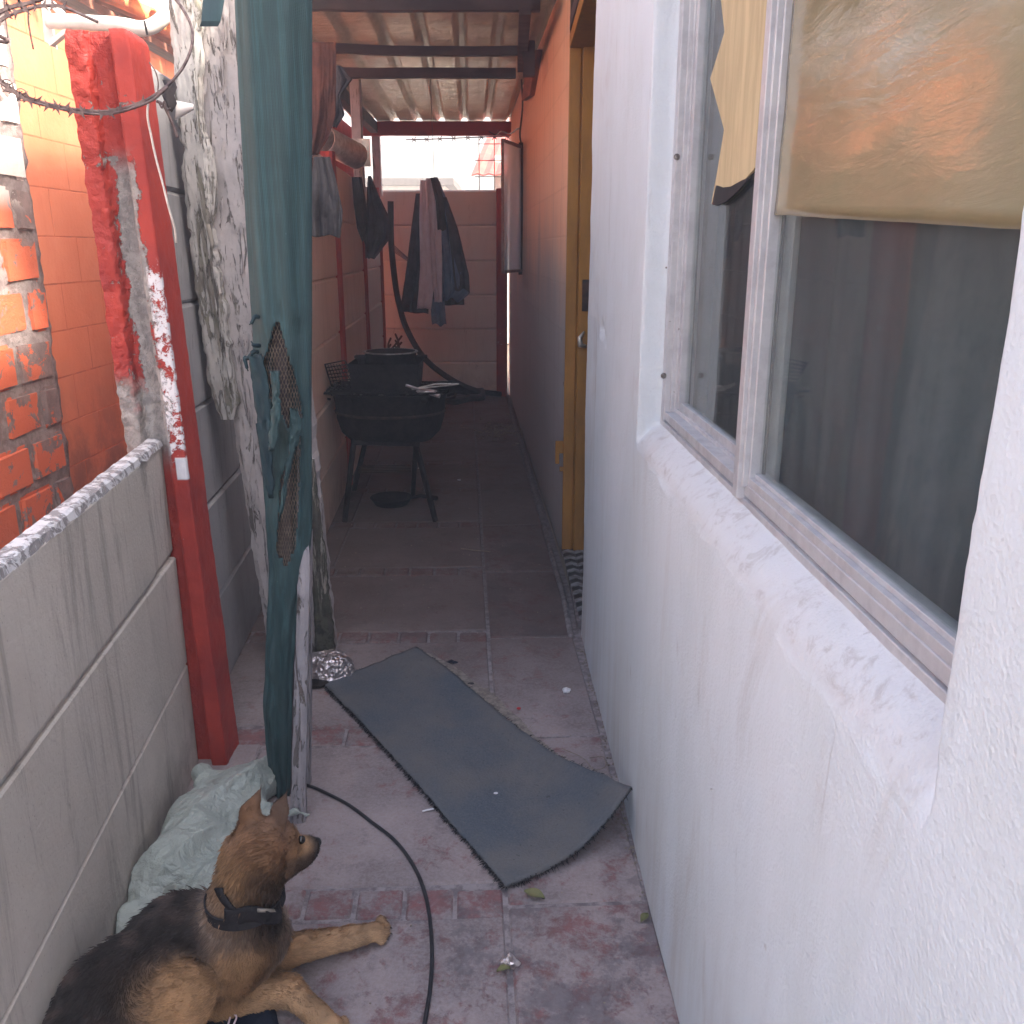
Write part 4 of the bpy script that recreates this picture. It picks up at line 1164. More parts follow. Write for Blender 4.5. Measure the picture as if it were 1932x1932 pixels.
wire([(880, 600), (875, 690), (895, 800), (925, 940), (960, 1070), (1000, 1230), (1035, 1350), (1045, 1440)], 2.12, .0026, MAT_GALV, lw)
wire([(930, 600), (965, 620), (1000, 680), (1035, 760), (1055, 815)], 2.14, .0034, MAT_WIRE, lw)
wire([(885, 370), (920, 420), (938, 490), (930, 570), (905, 600)], 2.14, .0016, MAT_WIRE, lw)
wire([(170, 40), (168, 120), (180, 200), (198, 292)], 1.95, .0017, MAT_WIRE, lw)
wire([(940, 600), (960, 640), (975, 600), (990, 650), (1010, 640)], 2.13, .002, MAT_WIRE, lw)
wire([(0, 215), (40, 235), (35, 250), (0, 245)], 1.95, .004, MAT_WIRE, lw)
wire([(25, -20), (30, 80), (45, 200), (42, 240)], 2.0, .0012, MAT_WIRE, lw)

# ragged white plastic scraps caught behind the post
mb = MB(); P = []
for i in range(12):
    t = i / 11; px = 331 + 34 * t; hh = 18 - 13 * t
    P.append([PY(px, 208 - 6 * t + hh * math.cos(a), 2.40 - .02 * math.sin(a) * (1 - .6 * t)) for a in np.linspace(0, math.pi, 7)])
mb.quadgrid(P); tag(mb.build('plastic_cap', MAT_PVC, smooth=True, solid=.002), 'pointed white plastic scrap stuck between the red post and the peeling post', 'plastic scrap')
mb = MB(); P = [[PY(x + 3 * math.sin(y * .2), y, 2.38 - .01 * math.sin(x * .4)) for x in (309, 316, 323, 331)] for y in (150, 165, 180, 195, 205)]
P[-1] = [PY(x, y, 2.38) for x, y in ((314, 198), (318, 207), (324, 212), (329, 205))]
mb.quadgrid(P); tag(mb.build('torn_plastic_sheet', MAT_CGREY, smooth=True, solid=.001), 'grey torn plastic sheet hanging beside the red post above the concrete panels', 'plastic sheet')

# white pipe on a bracket
pp = thing('white_pipe', 'white plastic pipe on a steel bracket behind the top of the red post', 'pipe', (-1.4, 2.7, 2.1))
mb = MB(); S = spline([PY(92, 40, 2.72), PY(150, 42, 2.70), PY(225, 47, 2.68), PY(268, 54, 2.68), PY(296, 44, 2.70), PY(314, 22, 2.74), PY(322, -20, 2.78)], 10)
mb.tube(S, .0195, 14); mb.build('pipe', MAT_PVC, pp, smooth=True)
mb = MB(); mb.tube([PY(272, 54 - 15, 2.64), PY(278, 52 + 14, 2.64)], .003, 5); mb.build('cable_tie', MAT_RUBBER, pp)
mb = MB(); q = [PY(x, y, 2.74) for x, y in ((76, -14), (88, -20), (92, 20), (106, 92), (84, 78))]; mb.prism(q, (0, .01, 0)); mb.build('bracket_plate', MAT_PVC, pp)
mb = MB(); mb.bar(PY(96, 84, 2.73), PY(128, 58, 2.71), .016, .012); mb.bar(PY(96, 5, 2.73), PY(122, 32, 2.71), .016, .012); mb.build('bracket_stay', MAT_PVC, pp)

# ---------------- hanging textiles
def hung(name, cols, Y, mat, parent=None, amp=.02, folds=4, nx=40, ny=40, seed=0, thick=.004, top_amp=.3):
    """cloth hung between a left and right outline given in rows (py, l, r)"""
    mb = MB(); rows = []; y0, y1 = cols[0][0], cols[-1][0]
    for i in range(ny + 1):
        py = y0 + (y1 - y0) * i / ny; l, r = lerp_tab(cols, py); t = i / ny; row = []
        for k in range(nx + 1):
            s = k / nx; a = amp * (top_amp + (1 - top_amp) * t)
            dep = a * .7 * math.sin(s * folds * 6.28 + seed + 3.5 * mnoise.noise(Vector((s * 2.2, t * 1.6, seed + 7)))) + a * 1.3 * mnoise.noise(Vector((s * folds * 1.6, t * 3, seed))) + a * .5 * mnoise.noise(Vector((s * 13, t * 9, seed)))
            hem = 7 * mnoise.noise(Vector((s * 2.5, seed, 2))) * t ** 4
            row.append(PY(l + (r - l) * s, py + hem, Y + dep))
        rows.append(row)
    mb.quadgrid(rows); return mb.build(name, mat, parent, smooth=True, solid=thick)
coat = thing('hanging_coat', 'dark padded coat with pink lining hung up at the far end of the alley', 'coat', PY(820, 500, 6.8))
hung('left_front', [(365, 785, 812), (430, 776, 812), (520, 765, 812), (590, 754, 808)], 6.83, MAT_CDARK, coat, .03, 2, seed=1)
hung('back', [(342, 795, 830), (420, 800, 852), (500, 806, 872), (575, 806, 876)], 6.88, MAT_CGREY, coat, .03, 4, seed=2)
hung('lining', [(340, 793, 806), (420, 791, 811), (500, 793, 815), (545, 790, 818), (583, 787, 813)], 6.75, MAT_CPINK, coat, .018, 1.5, nx=20, seed=3)
hung('sleeve', [(336, 804, 822), (400, 808, 832), (500, 815, 834), (570, 820, 834)], 6.79, MAT_CPINK, coat, .022, 1.5, nx=20, seed=4)
hung('collar_flap', [(335, 812, 826), (380, 822, 838), (434, 826, 842)], 6.76, MAT_CGREY, coat, .012, 1, nx=12, seed=5)
hung('right_front', [(334, 820, 825), (370, 824, 840), (432, 830, 858), (520, 832, 879), (550, 833, 887), (566, 833, 864)], 6.80, MAT_CSLATE, coat, .03, 2.5, seed=6)
hung('outer_edge', [(372, 836, 842), (432, 846, 864), (520, 856, 885), (548, 858, 886)], 6.78, MAT_CDARK, coat, .02, 1.2, nx=20, seed=7)
hung('tail', [(565, 812, 838), (612, 815, 842)], 6.84, MAT_CSLATE, coat, .02, 1.5, seed=8)
cl = [PY(819, 336, 6.8), PY(818, 300, 6.7), PY(815, 230, 6.4), PY(812, 150, 6.02)]
mb = MB(); mb.tube(spline(cl, 6), .002, 5); tag(mb.build('hanging_wire', MAT_WIRE), 'thin wire from the rafter that the coat hangs on', 'wire')
tag(hung('hanging_rag', [(296, 592, 622), (340, 588, 634), (400, 584, 646), (446, 588, 642)], 3.6, MAT_CGREY, None, .02, 2.5, seed=11), 'crumpled grey rag hanging beside the green wrapped post', 'rag')
tag(hung('hanging_jacket', [(332, 694, 700), (372, 692, 716), (410, 690, 734), (450, 689, 735), (488, 690, 706)], 6.2, MAT_CDARK, None, .03, 2, seed=12), 'dark jacket hanging on the left wall of the alley', 'jacket')
tag(hung('hanging_trousers', [(334, 664, 682), (380, 667, 690), (430, 674, 694), (456, 684, 693)], 6.0, MAT_CGREY, None, .03, 1.5, seed=13), 'worn grey brown garment hanging next to the dark jacket', 'garment')
tag(hung('hanging_tarpaulin', [(80, 580, 634), (150, 580, 634), (220, 580, 632), (262, 580, 618), (292, 580, 600)], 3.9, MAT_CRED, None, .02, 1.2, seed=14), 'rust red cloth hanging under the roof behind the green post', 'cloth')
tag(hung('hanging_rag', [(124, 634, 642), (150, 630, 664), (180, 632, 640), (215, 628, 650), (240, 628, 634)], 4.1, MAT_CDARK, None, .015, 1, seed=15), 'black ragged cloth hanging below the rafter', 'rag')
tag(hung('hanging_rag', [(298, 586, 604), (320, 584, 612), (345, 584, 606)], 3.7, MAT_CRED, None, .02, 1, seed=18), 'small reddish brown rag above the grey rag', 'rag')

# tin lamp tube
tin = thing('tin_lamp', 'shiny metal tube lamp fixed to the timber post above the wall', 'lamp', PY(640, 275, 5.6))
a = PY(609, 262, 5.5); b = PY(672, 294, 5.9)
mb = MB(); mb.tube([a, a.lerp(b, .5), b], [.075, .075, .075], 20, caps=False); mb.build('tube', MAT_GALV, tin, smooth=True, solid=.003)
mb = MB(); mb.box(PY(680, 288, 6.0), (.12, .03, .16)); mb.build('mounting_plate', MAT_GALV, tin)

# hose running from the wall down to the floor
mb = MB(); mb.tube(spline([PY(737, 380, 8.1), PY(738, 455, 8.1), PY(744, 520, 8.15), PY(752, 570, 8.2), PY(768, 622, 8.25), PY(800, 675, 8.3), PY(845, 712, 8.35), PY(895, 736, 8.4), PY(945, 744, 8.5)], 8), .026, 10)
tag(mb.build('hose', MAT_HOSE, smooth=True), 'thick black hose curving down the end wall to the floor', 'hose')
mb = MB(); c = PZ(858, 752, .03)
mb.tube([c + Vector((.26 * math.cos(a) * (1 + .04 * math.sin(3 * a)), .30 * math.sin(a), .012 * a / 3 + .01 * math.sin(5 * a))) for a in np.linspace(0, 15, 110)], .02, 8)
tag(mb.build('coiled_hose', MAT_HOSE, smooth=True), 'coil of dusty black hose on the floor behind the braai', 'hose')
mb = MB()
for k in range(7):
    pts = [PY(735 + 12 * math.sin(k * 2.1 + i * .8) + i * 3, 690 - i * (9 + k), 8.2 - .05 * i) for i in range(5)]
    mb.tube(spline(pts, 4), .009, 5)
tag(mb.build('dry_branch', MAT_RUST), 'bare dry branches leaning in the far left corner', 'branch')
mb = MB()
for k in range(5):
    mb.tube(spline([PY(742, 462 + k * 3, 8.0), PY(760 + 3 * k, 478 + 4 * k, 7.9), PY(785 + 5 * k, 500 + 3 * k, 7.6)], 5), .003, 4)
tag(mb.build('wire_bundle', MAT_WIRE), 'thin tangled wires running from the corner to behind the coat', 'wire')
rz2 = thing('barbed_wire', 'strand of barbed wire strung across the bright opening above the end wall', 'barbed wire', PY(850, 262, 8.7))
S = spline([PY(765, 264, 8.72), PY(830, 262, 8.7), PY(900, 259, 8.7), PY(965, 257, 8.68)], 8); mb = MB(); mb.tube(S, .006, 5); mb.build('strand', MAT_WIRE, rz2)
for k in range(2, len(S) - 1, 3):
    mb = MB(); mb.tube([S[k] + Vector((-.02, 0, -.025)), S[k] + Vector((.02, 0, .025))], .005, 4); mb.tube([S[k] + Vector((.02, 0, -.02)), S[k] + Vector((-.02, 0, .02))], .005, 4); mb.build('barb', MAT_WIRE, rz2)
mb = MB(); mb.tube(spline([PY(922, 248, 8.3), PY(935, 254, 8.3), PY(945, 248, 8.2), PY(962, 252, 8.0), PY(975, 244, 7.5), PY(988, 240, 7.0)], 6), .006, 5)
mb.tube(spline([PY(984, 150, 6.5), PY(986, 200, 6.6), PY(981, 250, 6.8), PY(983, 270, 6.85)], 6), .006, 5)
tag(mb.build('electric_cord', MAT_BLACKP), 'thin dark cord dangling from the roof corner to the open casement', 'cord')

# ---------------- braai (barbecue) with pot
bz = thing('barbecue', 'sooty black bowl barbecue on folding crossed legs', 'barbecue', (-.60, 4.62, 0))
BC = Vector((-.625, 4.60, 0))
def bp(x, y, z): return BC + Vector((x, y, z))
prof = [(.02, .405), (.15, .402), (.215, .415), (.255, .455), (.275, .52), (.282, .60), (.290, .645), (.305, .652), (.305, .658), (.283, .656), (.272, .60), (.262, .52), (.24, .47), (.02, .43)]
mb = MB(); n = 48; rows = []
for r, z in prof: rows.append([bp(math.cos(t) * r, math.sin(t) * r * .86, z + .008 * math.sin(t * 3)) for t in np.linspace(0, 2 * math.pi, n, endpoint=False)])
mb.quadgrid(rows, closev=True); mb.build('bowl', MAT_SOOT, bz, smooth=True)
def leg(p, q, r=.0135, name='leg', mat=MAT_SOOT):
    mb = MB(); mb.bar(p, q, .022, .022); return mb.build(name, mat, bz, bevel=.002)
f1 = PZ(650, 985); f2 = PZ(822, 984); f3 = PZ(779, 938); f4 = PZ(668, 925)
leg(PY(668, 828, 4.48), f1); leg(PY(783, 832, 4.50), f2); leg(PY(785, 826, 4.62), f3); leg(PY(690, 830, 4.70), f4)
leg(PY(672, 835, 4.45), PY(792, 838, 4.45), name='cross_bar'); leg(PY(690, 832, 4.75), PY(785, 832, 4.75), name='cross_bar')
mb = MB(); a = PY(668, 886, 4.62); 
for i in range(5): mb.tube([PY(676, 880 + i * 3, 4.55 + .06 * i), PY(775, 878 + i * 3, 4.55 + .06 * i)], .003, 5)
mb.build('lower_rack', MAT_RUST, bz)
mb = MB(); mb.tube([bp(.29, -.08, .62), bp(.335, -.10, .63), bp(.335, .04, .63), bp(.29, .06, .62)], .007, 6); mb.build('handle', MAT_RUST, bz)
mb = MB(); mb.tube([bp(-.29, -.08, .62), bp(-.335, -.10, .63), bp(-.335, .04, .63), bp(-.29, .06, .62)], .007, 6); mb.build('handle', MAT_RUST, bz)
# folding wire grid on top, opened
gr = thing('braai_grid', 'wire cooking grid lying across the barbecue bowl', 'grill grid', bp(0, 0, .66))
mb = MB(); mb.tube([bp(-.31, -.20, .668), bp(.29, -.20, .668), bp(.31, .20, .668), bp(-.29, .20, .668)], .005, 6, closed=True); mb.build('grid_frame', MAT_SOOT, gr)
mb = MB()
for i in range(26):
    x = -.30 + .6 * i / 25; mb.tube([bp(x, -.20, .668), bp(x + .01, .20, .668)], .0024, 4)
for i in range(7): mb.tube([bp(-.31, -.17 + .055 * i, .671), bp(.30, -.17 + .055 * i, .671)], .0024, 4)
mb.build('grid_wires', MAT_SOOT, gr)
mb = MB(); mb.tube([bp(-.30, .02, .665), bp(-.30, -.12, .80), bp(-.20, -.12, .82), bp(-.16, .02, .67)], .0045, 5)
for i in range(8):
    t = i / 7; mb.tube([bp(-.30 + .0 * t, .02 - .14 * t, .665 + .135 * t), bp(-.17 - .03 * t, .02 - .14 * t, .67 + .15 * t)], .003, 4)
    mb.tube([bp(-.30 + .13 * t, .02, .667), bp(-.30 + .10 * t, -.12, .80)], .003, 4)
mb.build('raised_wires', MAT_SOOT, gr)
tg = thing('braai_tongs', 'thin steel tongs lying across the right side of the barbecue grid', 'tongs', bp(.2, -.1, .68))
mb = MB(); mb.tube([bp(.13, -.16, .682), bp(.36, -.10, .70)], .004, 6); mb.build('arm', MAT_GALV, tg)
mb = MB(); mb.tube([bp(.13, -.15, .682), bp(.24, -.105, .70), bp(.36, -.095, .70)], .004, 6); mb.build('arm', MAT_GALV, tg)
mb = MB()
for i in range(30):
    a = rng.uniform(0, 6.28); r_ = rng.uniform(.24, .30); mb.blob(bp(math.cos(a) * r_, math.sin(a) * r_ * .86, .663), (rng.uniform(.006, .02), rng.uniform(.006, .02), rng.uniform(.004, .012)), 6, 4, .5)
tag(mb.build('ash', simple('grey_ash', (.16, .14, .13), (.07, .06, .06), 60, .95)), 'grey ash crusted round the barbecue rim', 'ash', kind='stuff')
mb = MB(); rows_ = [[bp(math.cos(t) * r, math.sin(t) * r * .86, z) for t in np.linspace(0, 2 * math.pi, 48, endpoint=False)] for r, z in ((.276, .545), (.286, .548), (.286, .556), (.277, .560))]
mb.quadgrid(rows_, closev=True); mb.build('seam_band', MAT_RUST, bz, smooth=True)
# food-box shaped pan and the round pot
bx_ = thing('roasting_tin', 'deep black rectangular roasting tin standing on the barbecue grid', 'tin', bp(-.07, .0, .68))
mb = MB(); o_ = [(-.185, -.13), (.165, -.13), (.165, .13), (-.185, .13)]
rows = []
for z, s in ((.676, .93), (.795, 1.0), (.80, 1.03), (.803, 1.0), (.69, .90)): rows.append([bp(-.01 + (x + .01) * s, y * s, z) for x, y in o_])
mb.quadgrid(rows, closev=True); b = len(mb.v); mb.f.append((b-4, b-3, b-2, b-1)); mb.f.append((0, 1, 2, 3)); mb.build('tin_body', MAT_SOOT, bx_, bevel=.006)
pot = thing('cooking_pot', 'black round cooking pot with a dull rim sitting in the roasting tin', 'pot', bp(.01, 0, .70))
mb = MB(); mb.lathe(bp(.012, -.0, 0), [(.02, .70), (.118, .70), (.128, .75), (.128, .845), (.136, .848), (.136, .853), (.122, .852), (.120, .76), (.02, .75)], 40); mb.build('pot_body', MAT_SOOT, pot, smooth=True)
mb = MB(); mb.lathe(bp(.012, 0, 0), [(.124, .8535), (.137, .8535), (.1385, .850), (.137, .8475)], 40); mb.build('rim', simple('worn_pot_rim', (.42, .39, .36), (.18, .16, .15), 30, .45, metal=.4), pot, smooth=True)
for s in (-1, 1):
    mb = MB(); mb.box(bp(.012 + s * .155, 0, .825), (.055, .05, .014)); mb.build('handle', MAT_SOOT, pot, bevel=.004)
mb = MB()
for i in range(46):
    x, y = rng.uniform(-.2, .24), rng.uniform(-.16, .16); mb.blob(bp(x, y - .04, .60 + rng.uniform(0, .045)), (rng.uniform(.012, .035),) * 3, 6, 4, .3)
tag(mb.build('charcoal', MAT_SOOT), 'charcoal and ash filling the barbecue bowl', 'charcoal', kind='stuff')
mb = MB(); mb.tube([bp(.10, -.14, .70), bp(.27, -.20, .655)], [.008, .012], 6); mb.blob(bp(.20, -.17, .675), (.055, .03, .012), 10, 6, .2)
tag(mb.build('foil_scrap', MAT_FOIL), 'scrap of grey foil on the right rim of the barbecue', 'foil')
# frying pan on the floor underneath
fp_ = thing('frying_pan', 'black frying pan lying on the floor under the barbecue', 'frying pan', PZ(739, 950))
c = PZ(739, 952); mb = MB(); mb.lathe(c, [(.01, .004), (.088, .004), (.112, .040), (.116, .042), (.114, .045), (.086, .010), (.01, .009)], 40); mb.build('pan_body', MAT_SOOT, fp_, smooth=True)
e = PZ(824, 940, .05); mb = MB(); mb.tube([c + Vector((.10, .01, .035)), c + Vector((.16, .02, .045)), e], [.008, .010, .013], 8); mb.build('handle', MAT_SOOT, fp_, smooth=True)

# ---------------- floor things
# strip of carpet, one corner curled up the wall
carp = thing('carpet_strip', 'dirty dark blue grey strip of carpet lying skew on the floor with a curled corner', 'carpet', PZ(900, 1450))
cTL, cTR, cBR, cBL = (611, 1297), (783, 1230), (1190, 1520), (953, 1682)
A0, A1, A2, A3 = [PZ(*c) for c in (cTL, cTR, (1192, 1562), cBL)]
def carp_pt(s, t, top=0.0, out=0.0):
    # s across (0 = lower left long edge, 1 = upper right long edge), t along
    a = A0.lerp(A3, t); b = A1.lerp(A2, t)
    a = a + (b - a).normalized() * (.010 * math.sin(t * 3.1) * 1.0); 
    b = b + Vector((.012 * math.sin(t * 6.0 + .3), .012 * math.sin(t * 5), 0))
    p = a.lerp(b, s)
    k = max(0, (s + t - 1.30)) / .70
    z = .012 + .10 * k * k + .004 * mnoise.noise(Vector((s * 3, t * 6, 0))) + .006 * max(0, math.sin(t * 7 + s)) * s + .003 * mnoise.noise(Vector((s * 9, t * 18, 4)))
    # the far right corner is pushed back by the wall, so the end rounds off
    p = p + Vector((-.006, .004, 0)) * k * k + Vector((0, -.020, 0)) * (max(0, t - .9) / .1) * math.sin(math.pi * s) * .6
    return Vector((p.x, p.y, z + top))
mb = MB(); NS, NT = 34, 90
mb.quadgrid([[carp_pt(i / NS, j / NT) + mnoise.noise_vector(Vector((i * .9, j * .9, 1))) * (.003 if i in (0, NS) else 0) for j in range(NT + 1)] for i in range(NS + 1)])
mb.build('pile', MAT_CARPET, carp, smooth=True, solid=.009)
mb = MB()
for i in range(1500):                   # frayed dark edge
    e = rng.integers(0, 10); t = rng.uniform(0, 1)
    if e < 6: p = carp_pt(0, t); q = p - carp_pt(.05, t)
    elif e < 8: p = carp_pt(1, t * .93); q = p - carp_pt(.95, t * .93)
    elif e < 9: p = carp_pt(t, 0); q = p - carp_pt(t, .04)
    else: p = carp_pt(t, 1); q = p - carp_pt(t, .97)
    q.normalize(); L = rng.uniform(.005, .017); q = (q + Vector(rng.uniform(-.6, .6, 3))).normalized() * L; q.z = min(q.z, .004) - .003
    w = Vector(rng.uniform(-1, 1, 3)).normalized() * .0018; p = p + Vector((0, 0, rng.uniform(-.006, .004)))
    b = len(mb.v); mb.v += [tuple(p + w), tuple(p - w), tuple(p + q)]; mb.f.append((b, b + 1, b + 2))
mb.build('frayed_edge', MAT_CARPETEDGE, carp)['kind'] = 'stuff'
mb = MB(); P = []
for j in range(91):
    t = .04 + .90 * j / 90; e = carp_pt(1, t); d = (carp_pt(1, t) - carp_pt(.9, t)); d.z = 0; d.normalize()
    w = (.030 + .016 * mnoise.noise(Vector((t * 9, 1, 1))) + .008 * mnoise.noise(Vector((t * 60, 1, 1)))) * math.sin(math.pi * min(1, j / 90 * 1.0)) ** .5
    P.append([Vector((e.x, e.y, .003)) + d * ((w + .030) * k / 4 - .012) + Vector((0, 0, .004 + .003 * mnoise.noise(Vector((t * 30, k, 2))))) for k in range(5)])
mb.quadgrid(P); mb.build('hessian_backing', MAT_HESSIAN, carp, solid=.002)
mb = MB()
for i in range(420):
    t = rng.uniform(.05, .95); e = carp_pt(1, t); d = (carp_pt(1, t) - carp_pt(.9, t)); d.z = 0; d.normalize(); p = Vector((e.x, e.y, .007)) + d * rng.uniform(.005, .055)
    q = (d + Vector(rng.uniform(-1.3, 1.3, 3))); q.z *= .2; q = q.normalized() * rng.uniform(.010, .028); w = q.cross(Vector((0, 0, 1))).normalized() * .0008
    b = len(mb.v); mb.v += [tuple(p + w), tuple(p - w), tuple(p + q + Vector((0, 0, .002)))]; mb.f.append((b, b + 1, b + 2))
mb.build('loose_threads', MAT_TWIG, carp)['kind'] = 'stuff'
mb = MB(); mb.tube(spline([PZ(1060, 1412, .02), PZ(1100, 1430, .012), PZ(1120, 1452, .014), PZ(1142, 1446, .02), PZ(1138, 1428, .02), PZ(1112, 1430, .012)], 6), .0012, 5)
mb.build('pulled_thread', MAT_TWIG, carp)

# foil-lined bowl beside the post
fb = thing('foil_bowl', 'crumpled foil tray turned on its side at the foot of the peeling post', 'foil tray', PZ(618, 1275))
c = PZ(617, 1282); mb = MB(); rows = []
for i, (r, z) in enumerate(((.002, .078), (.035, .080), (.062, .070), (.080, .045), (.086, .018), (.090, .002))):
    row = []
    for k in range(44):
        a = 2 * math.pi * k / 44; p = c + Vector((math.cos(a) * r * 1.02, .02 + math.sin(a) * r * .80, z * (1.0 if math.sin(a) > -.2 or z > .05 else .55)))
        row.append(p + mnoise.noise_vector(p * 55) * .008)
    rows.append(row)
mb.quadgrid(rows, closev=True); mb.build('foil', MAT_FOIL, fb, solid=.0012)
mb = MB(); mb.blob(c + Vector((-.035, -.055, .012)), (.045, .028, .012), 16, 8, .5); mb.build('dark_rim', MAT_SOOT, fb)  # dark lump under the front of the foil

# cable on the floor
cab = [(574, 1480), (600, 1489), (657, 1518), (700, 1550), (742, 1583), (772, 1620), (795, 1665), (809, 1720), (815, 1790), (812, 1860), (801, 1932), (790, 1990)]
mb = MB(); mb.tube(spline([PZ(x, y, .006) for x, y in cab], 10), .0042, 8)
tag(mb.build('black_cable', MAT_BLACKP, smooth=True), 'thin black cable curving across the floor in front of the dog', 'cable')

# scraps
def scrap(px, py, r, mat, name, label, cat, flat=.35, jit=.9, sc=90, n=12, z=.0):
    c = PZ(px, py, z); mb = MB(); mb.blob(c + Vector((0, 0, r * flat)), (r, r * .8, r * flat), n, 8, jit, sc)
    return tag(mb.build(name, mat, loc=c), label, cat, {'paper_scrap': 'white paper scraps on the floor and carpet', 'red_scrap': 'red plastic scraps by the carpet edge', 'lint_clump': 'dark lint clumps beyond the carpet'}.get(name))
scrap(1069, 1306, .016, MAT_PAPER, 'paper_scrap', 'crumpled white paper scrap on the floor near the white wall beyond the carpet', 'paper scrap', .5)
scrap(962, 1821, .017, MAT_FOIL, 'foil_ball', 'small crumpled foil scrap on the floor at the bottom of the picture', 'foil', .6)
def leaf(px, py, L, ang_, name, label, mat=MAT_LEAF):
    c = PZ(px, py, .004); mb = MB(); P = []
    for i in range(9):
        t = i / 8; w = L * .28 * math.sin(math.pi * (.04 + .93 * t)) ; y = L * (t - .5)
        P.append([c + Vector((math.cos(ang_) * y - math.sin(ang_) * s * w, math.sin(ang_) * y + math.cos(ang_) * s * w, .005 * abs(s) + .004 * math.sin(3 * t))) for s in (-1, -.5, 0, .5, 1)])
    mb.quadgrid(P); return tag(mb.build(name, mat, smooth=True, loc=c), label, 'leaf', 'leaves fallen on the floor')
leaf(1216, 1734, .030, .9, 'fallen_leaf', 'small yellow green leaf at the foot of the white wall')
leaf(1008, 1690, .050, -.5, 'fallen_leaf', 'dark green leaf on the floor just below the carpet corner')
leaf(950, 1832, .028, .3, 'fallen_leaf', 'dull brown leaf beside the small foil scrap')
scrap(980, 1338, .007, MAT_REDBIT, 'red_scrap', 'small red plastic scrap just beyond the frayed carpet edge, the farther of two', 'scrap', .4, z=.008)
scrap(957, 1361, .007, MAT_REDBIT, 'red_scrap', 'small red plastic scrap lying on the frayed carpet edge, the nearer of two', 'scrap', .4, z=.016)
scrap(1102, 1562, .010, MAT_PAPER, 'paper_scrap', 'white paper fleck on the carpet near its curled corner', 'paper scrap', .2, .3, z=.03)
scrap(935, 1497, .006, MAT_PAPER, 'paper_scrap', 'tiny pale fleck near the middle of the carpet', 'paper scrap', .2, .3, z=.014)
mb = MB(); mb.tube([PZ(797, 1531, .006), PZ(806, 1528, .008), PZ(818, 1526, .006)], .0022, 6); tag(mb.build('match_stick', MAT_PAPER), 'short white stick against the left edge of the carpet', 'stick')
scrap(851, 1252, .020, MAT_NAVY, 'lint_clump', 'dark blue clump of lint beyond the top end of the carpet', 'lint', .25, .8, 60)
scrap(888, 1292, .012, MAT_CARPETEDGE, 'lint_clump', 'small black lint clump beside the upper carpet edge', 'lint', .3, .8, 60)
scrap(866, 907, .011, MAT_PAPER, 'paper_scrap', 'pale paper crumb on the floor to the right of the barbecue legs', 'paper scrap', .4)
scrap(790, 884, .006, MAT_PAPER, 'paper_scrap', 'tiny white crumb on the floor beyond the barbecue', 'paper scrap', .4)
mb = MB(); mb.tube(spline([PZ(870, 1035, .006), PZ(895, 1038, .01), PZ(925, 1041, .006)], 4), .0028, 5); tag(mb.build('twig', MAT_TWIG), 'thin dry twig on the floor in front of the doorway', 'twig')
mb = MB()
for i in range(130):
    c = PZ(rng.normal(948, 26), rng.normal(812, 10), .004)
    mb.blob(c + Vector((0, 0, .004)), (rng.uniform(.004, .02), rng.uniform(.004, .018), rng.uniform(.002, .008)), 5, 3, .5)
for i in range(14):
    c = PZ(rng.normal(945, 26), rng.normal(810, 9), .012); a = rng.uniform(0, 3.1); mb.tube([c, c + Vector((math.cos(a) * .09, math.sin(a) * .09, .004))], .0022, 4)
tag(mb.build('debris', MAT_TWIG), 'swept pile of dry leaves and litter against the wall far down the alley', 'litter', kind='stuff')
mb = MB()
for i in range(420):                      # grit over the whole floor
    y = rng.uniform(.9, 8.3); s = rng.uniform(-.66, .33); c = FP(s, y, .001)
    if abs(s) < 2: r = rng.uniform(.0008, .0026) * (1 if y < 3 else 1.6); mb.blob(c + Vector((0, 0, r * .5)), (r, r * rng.uniform(.6, 1.4), r * .6), 5, 3)
tag(mb.build('grit', MAT_TWIG), 'fine grit and crumbs scattered over the alley floor', 'grit', kind='stuff')
mb = MB()
for i in range(260):                      # dirt gathered along the foot of the white wall
    u = rng.uniform(.9, 3.0); p = WP(u, -abs(rng.normal(0, .012)) - .002, .001); r = rng.uniform(.001, .004); mb.blob(p, (r, r, r * .6), 5, 3, .3)
tag(mb.build('wall_foot_dirt', MAT_GROUND), 'line of dirt crumbs along the foot of the white wall', 'dirt', kind='stuff')

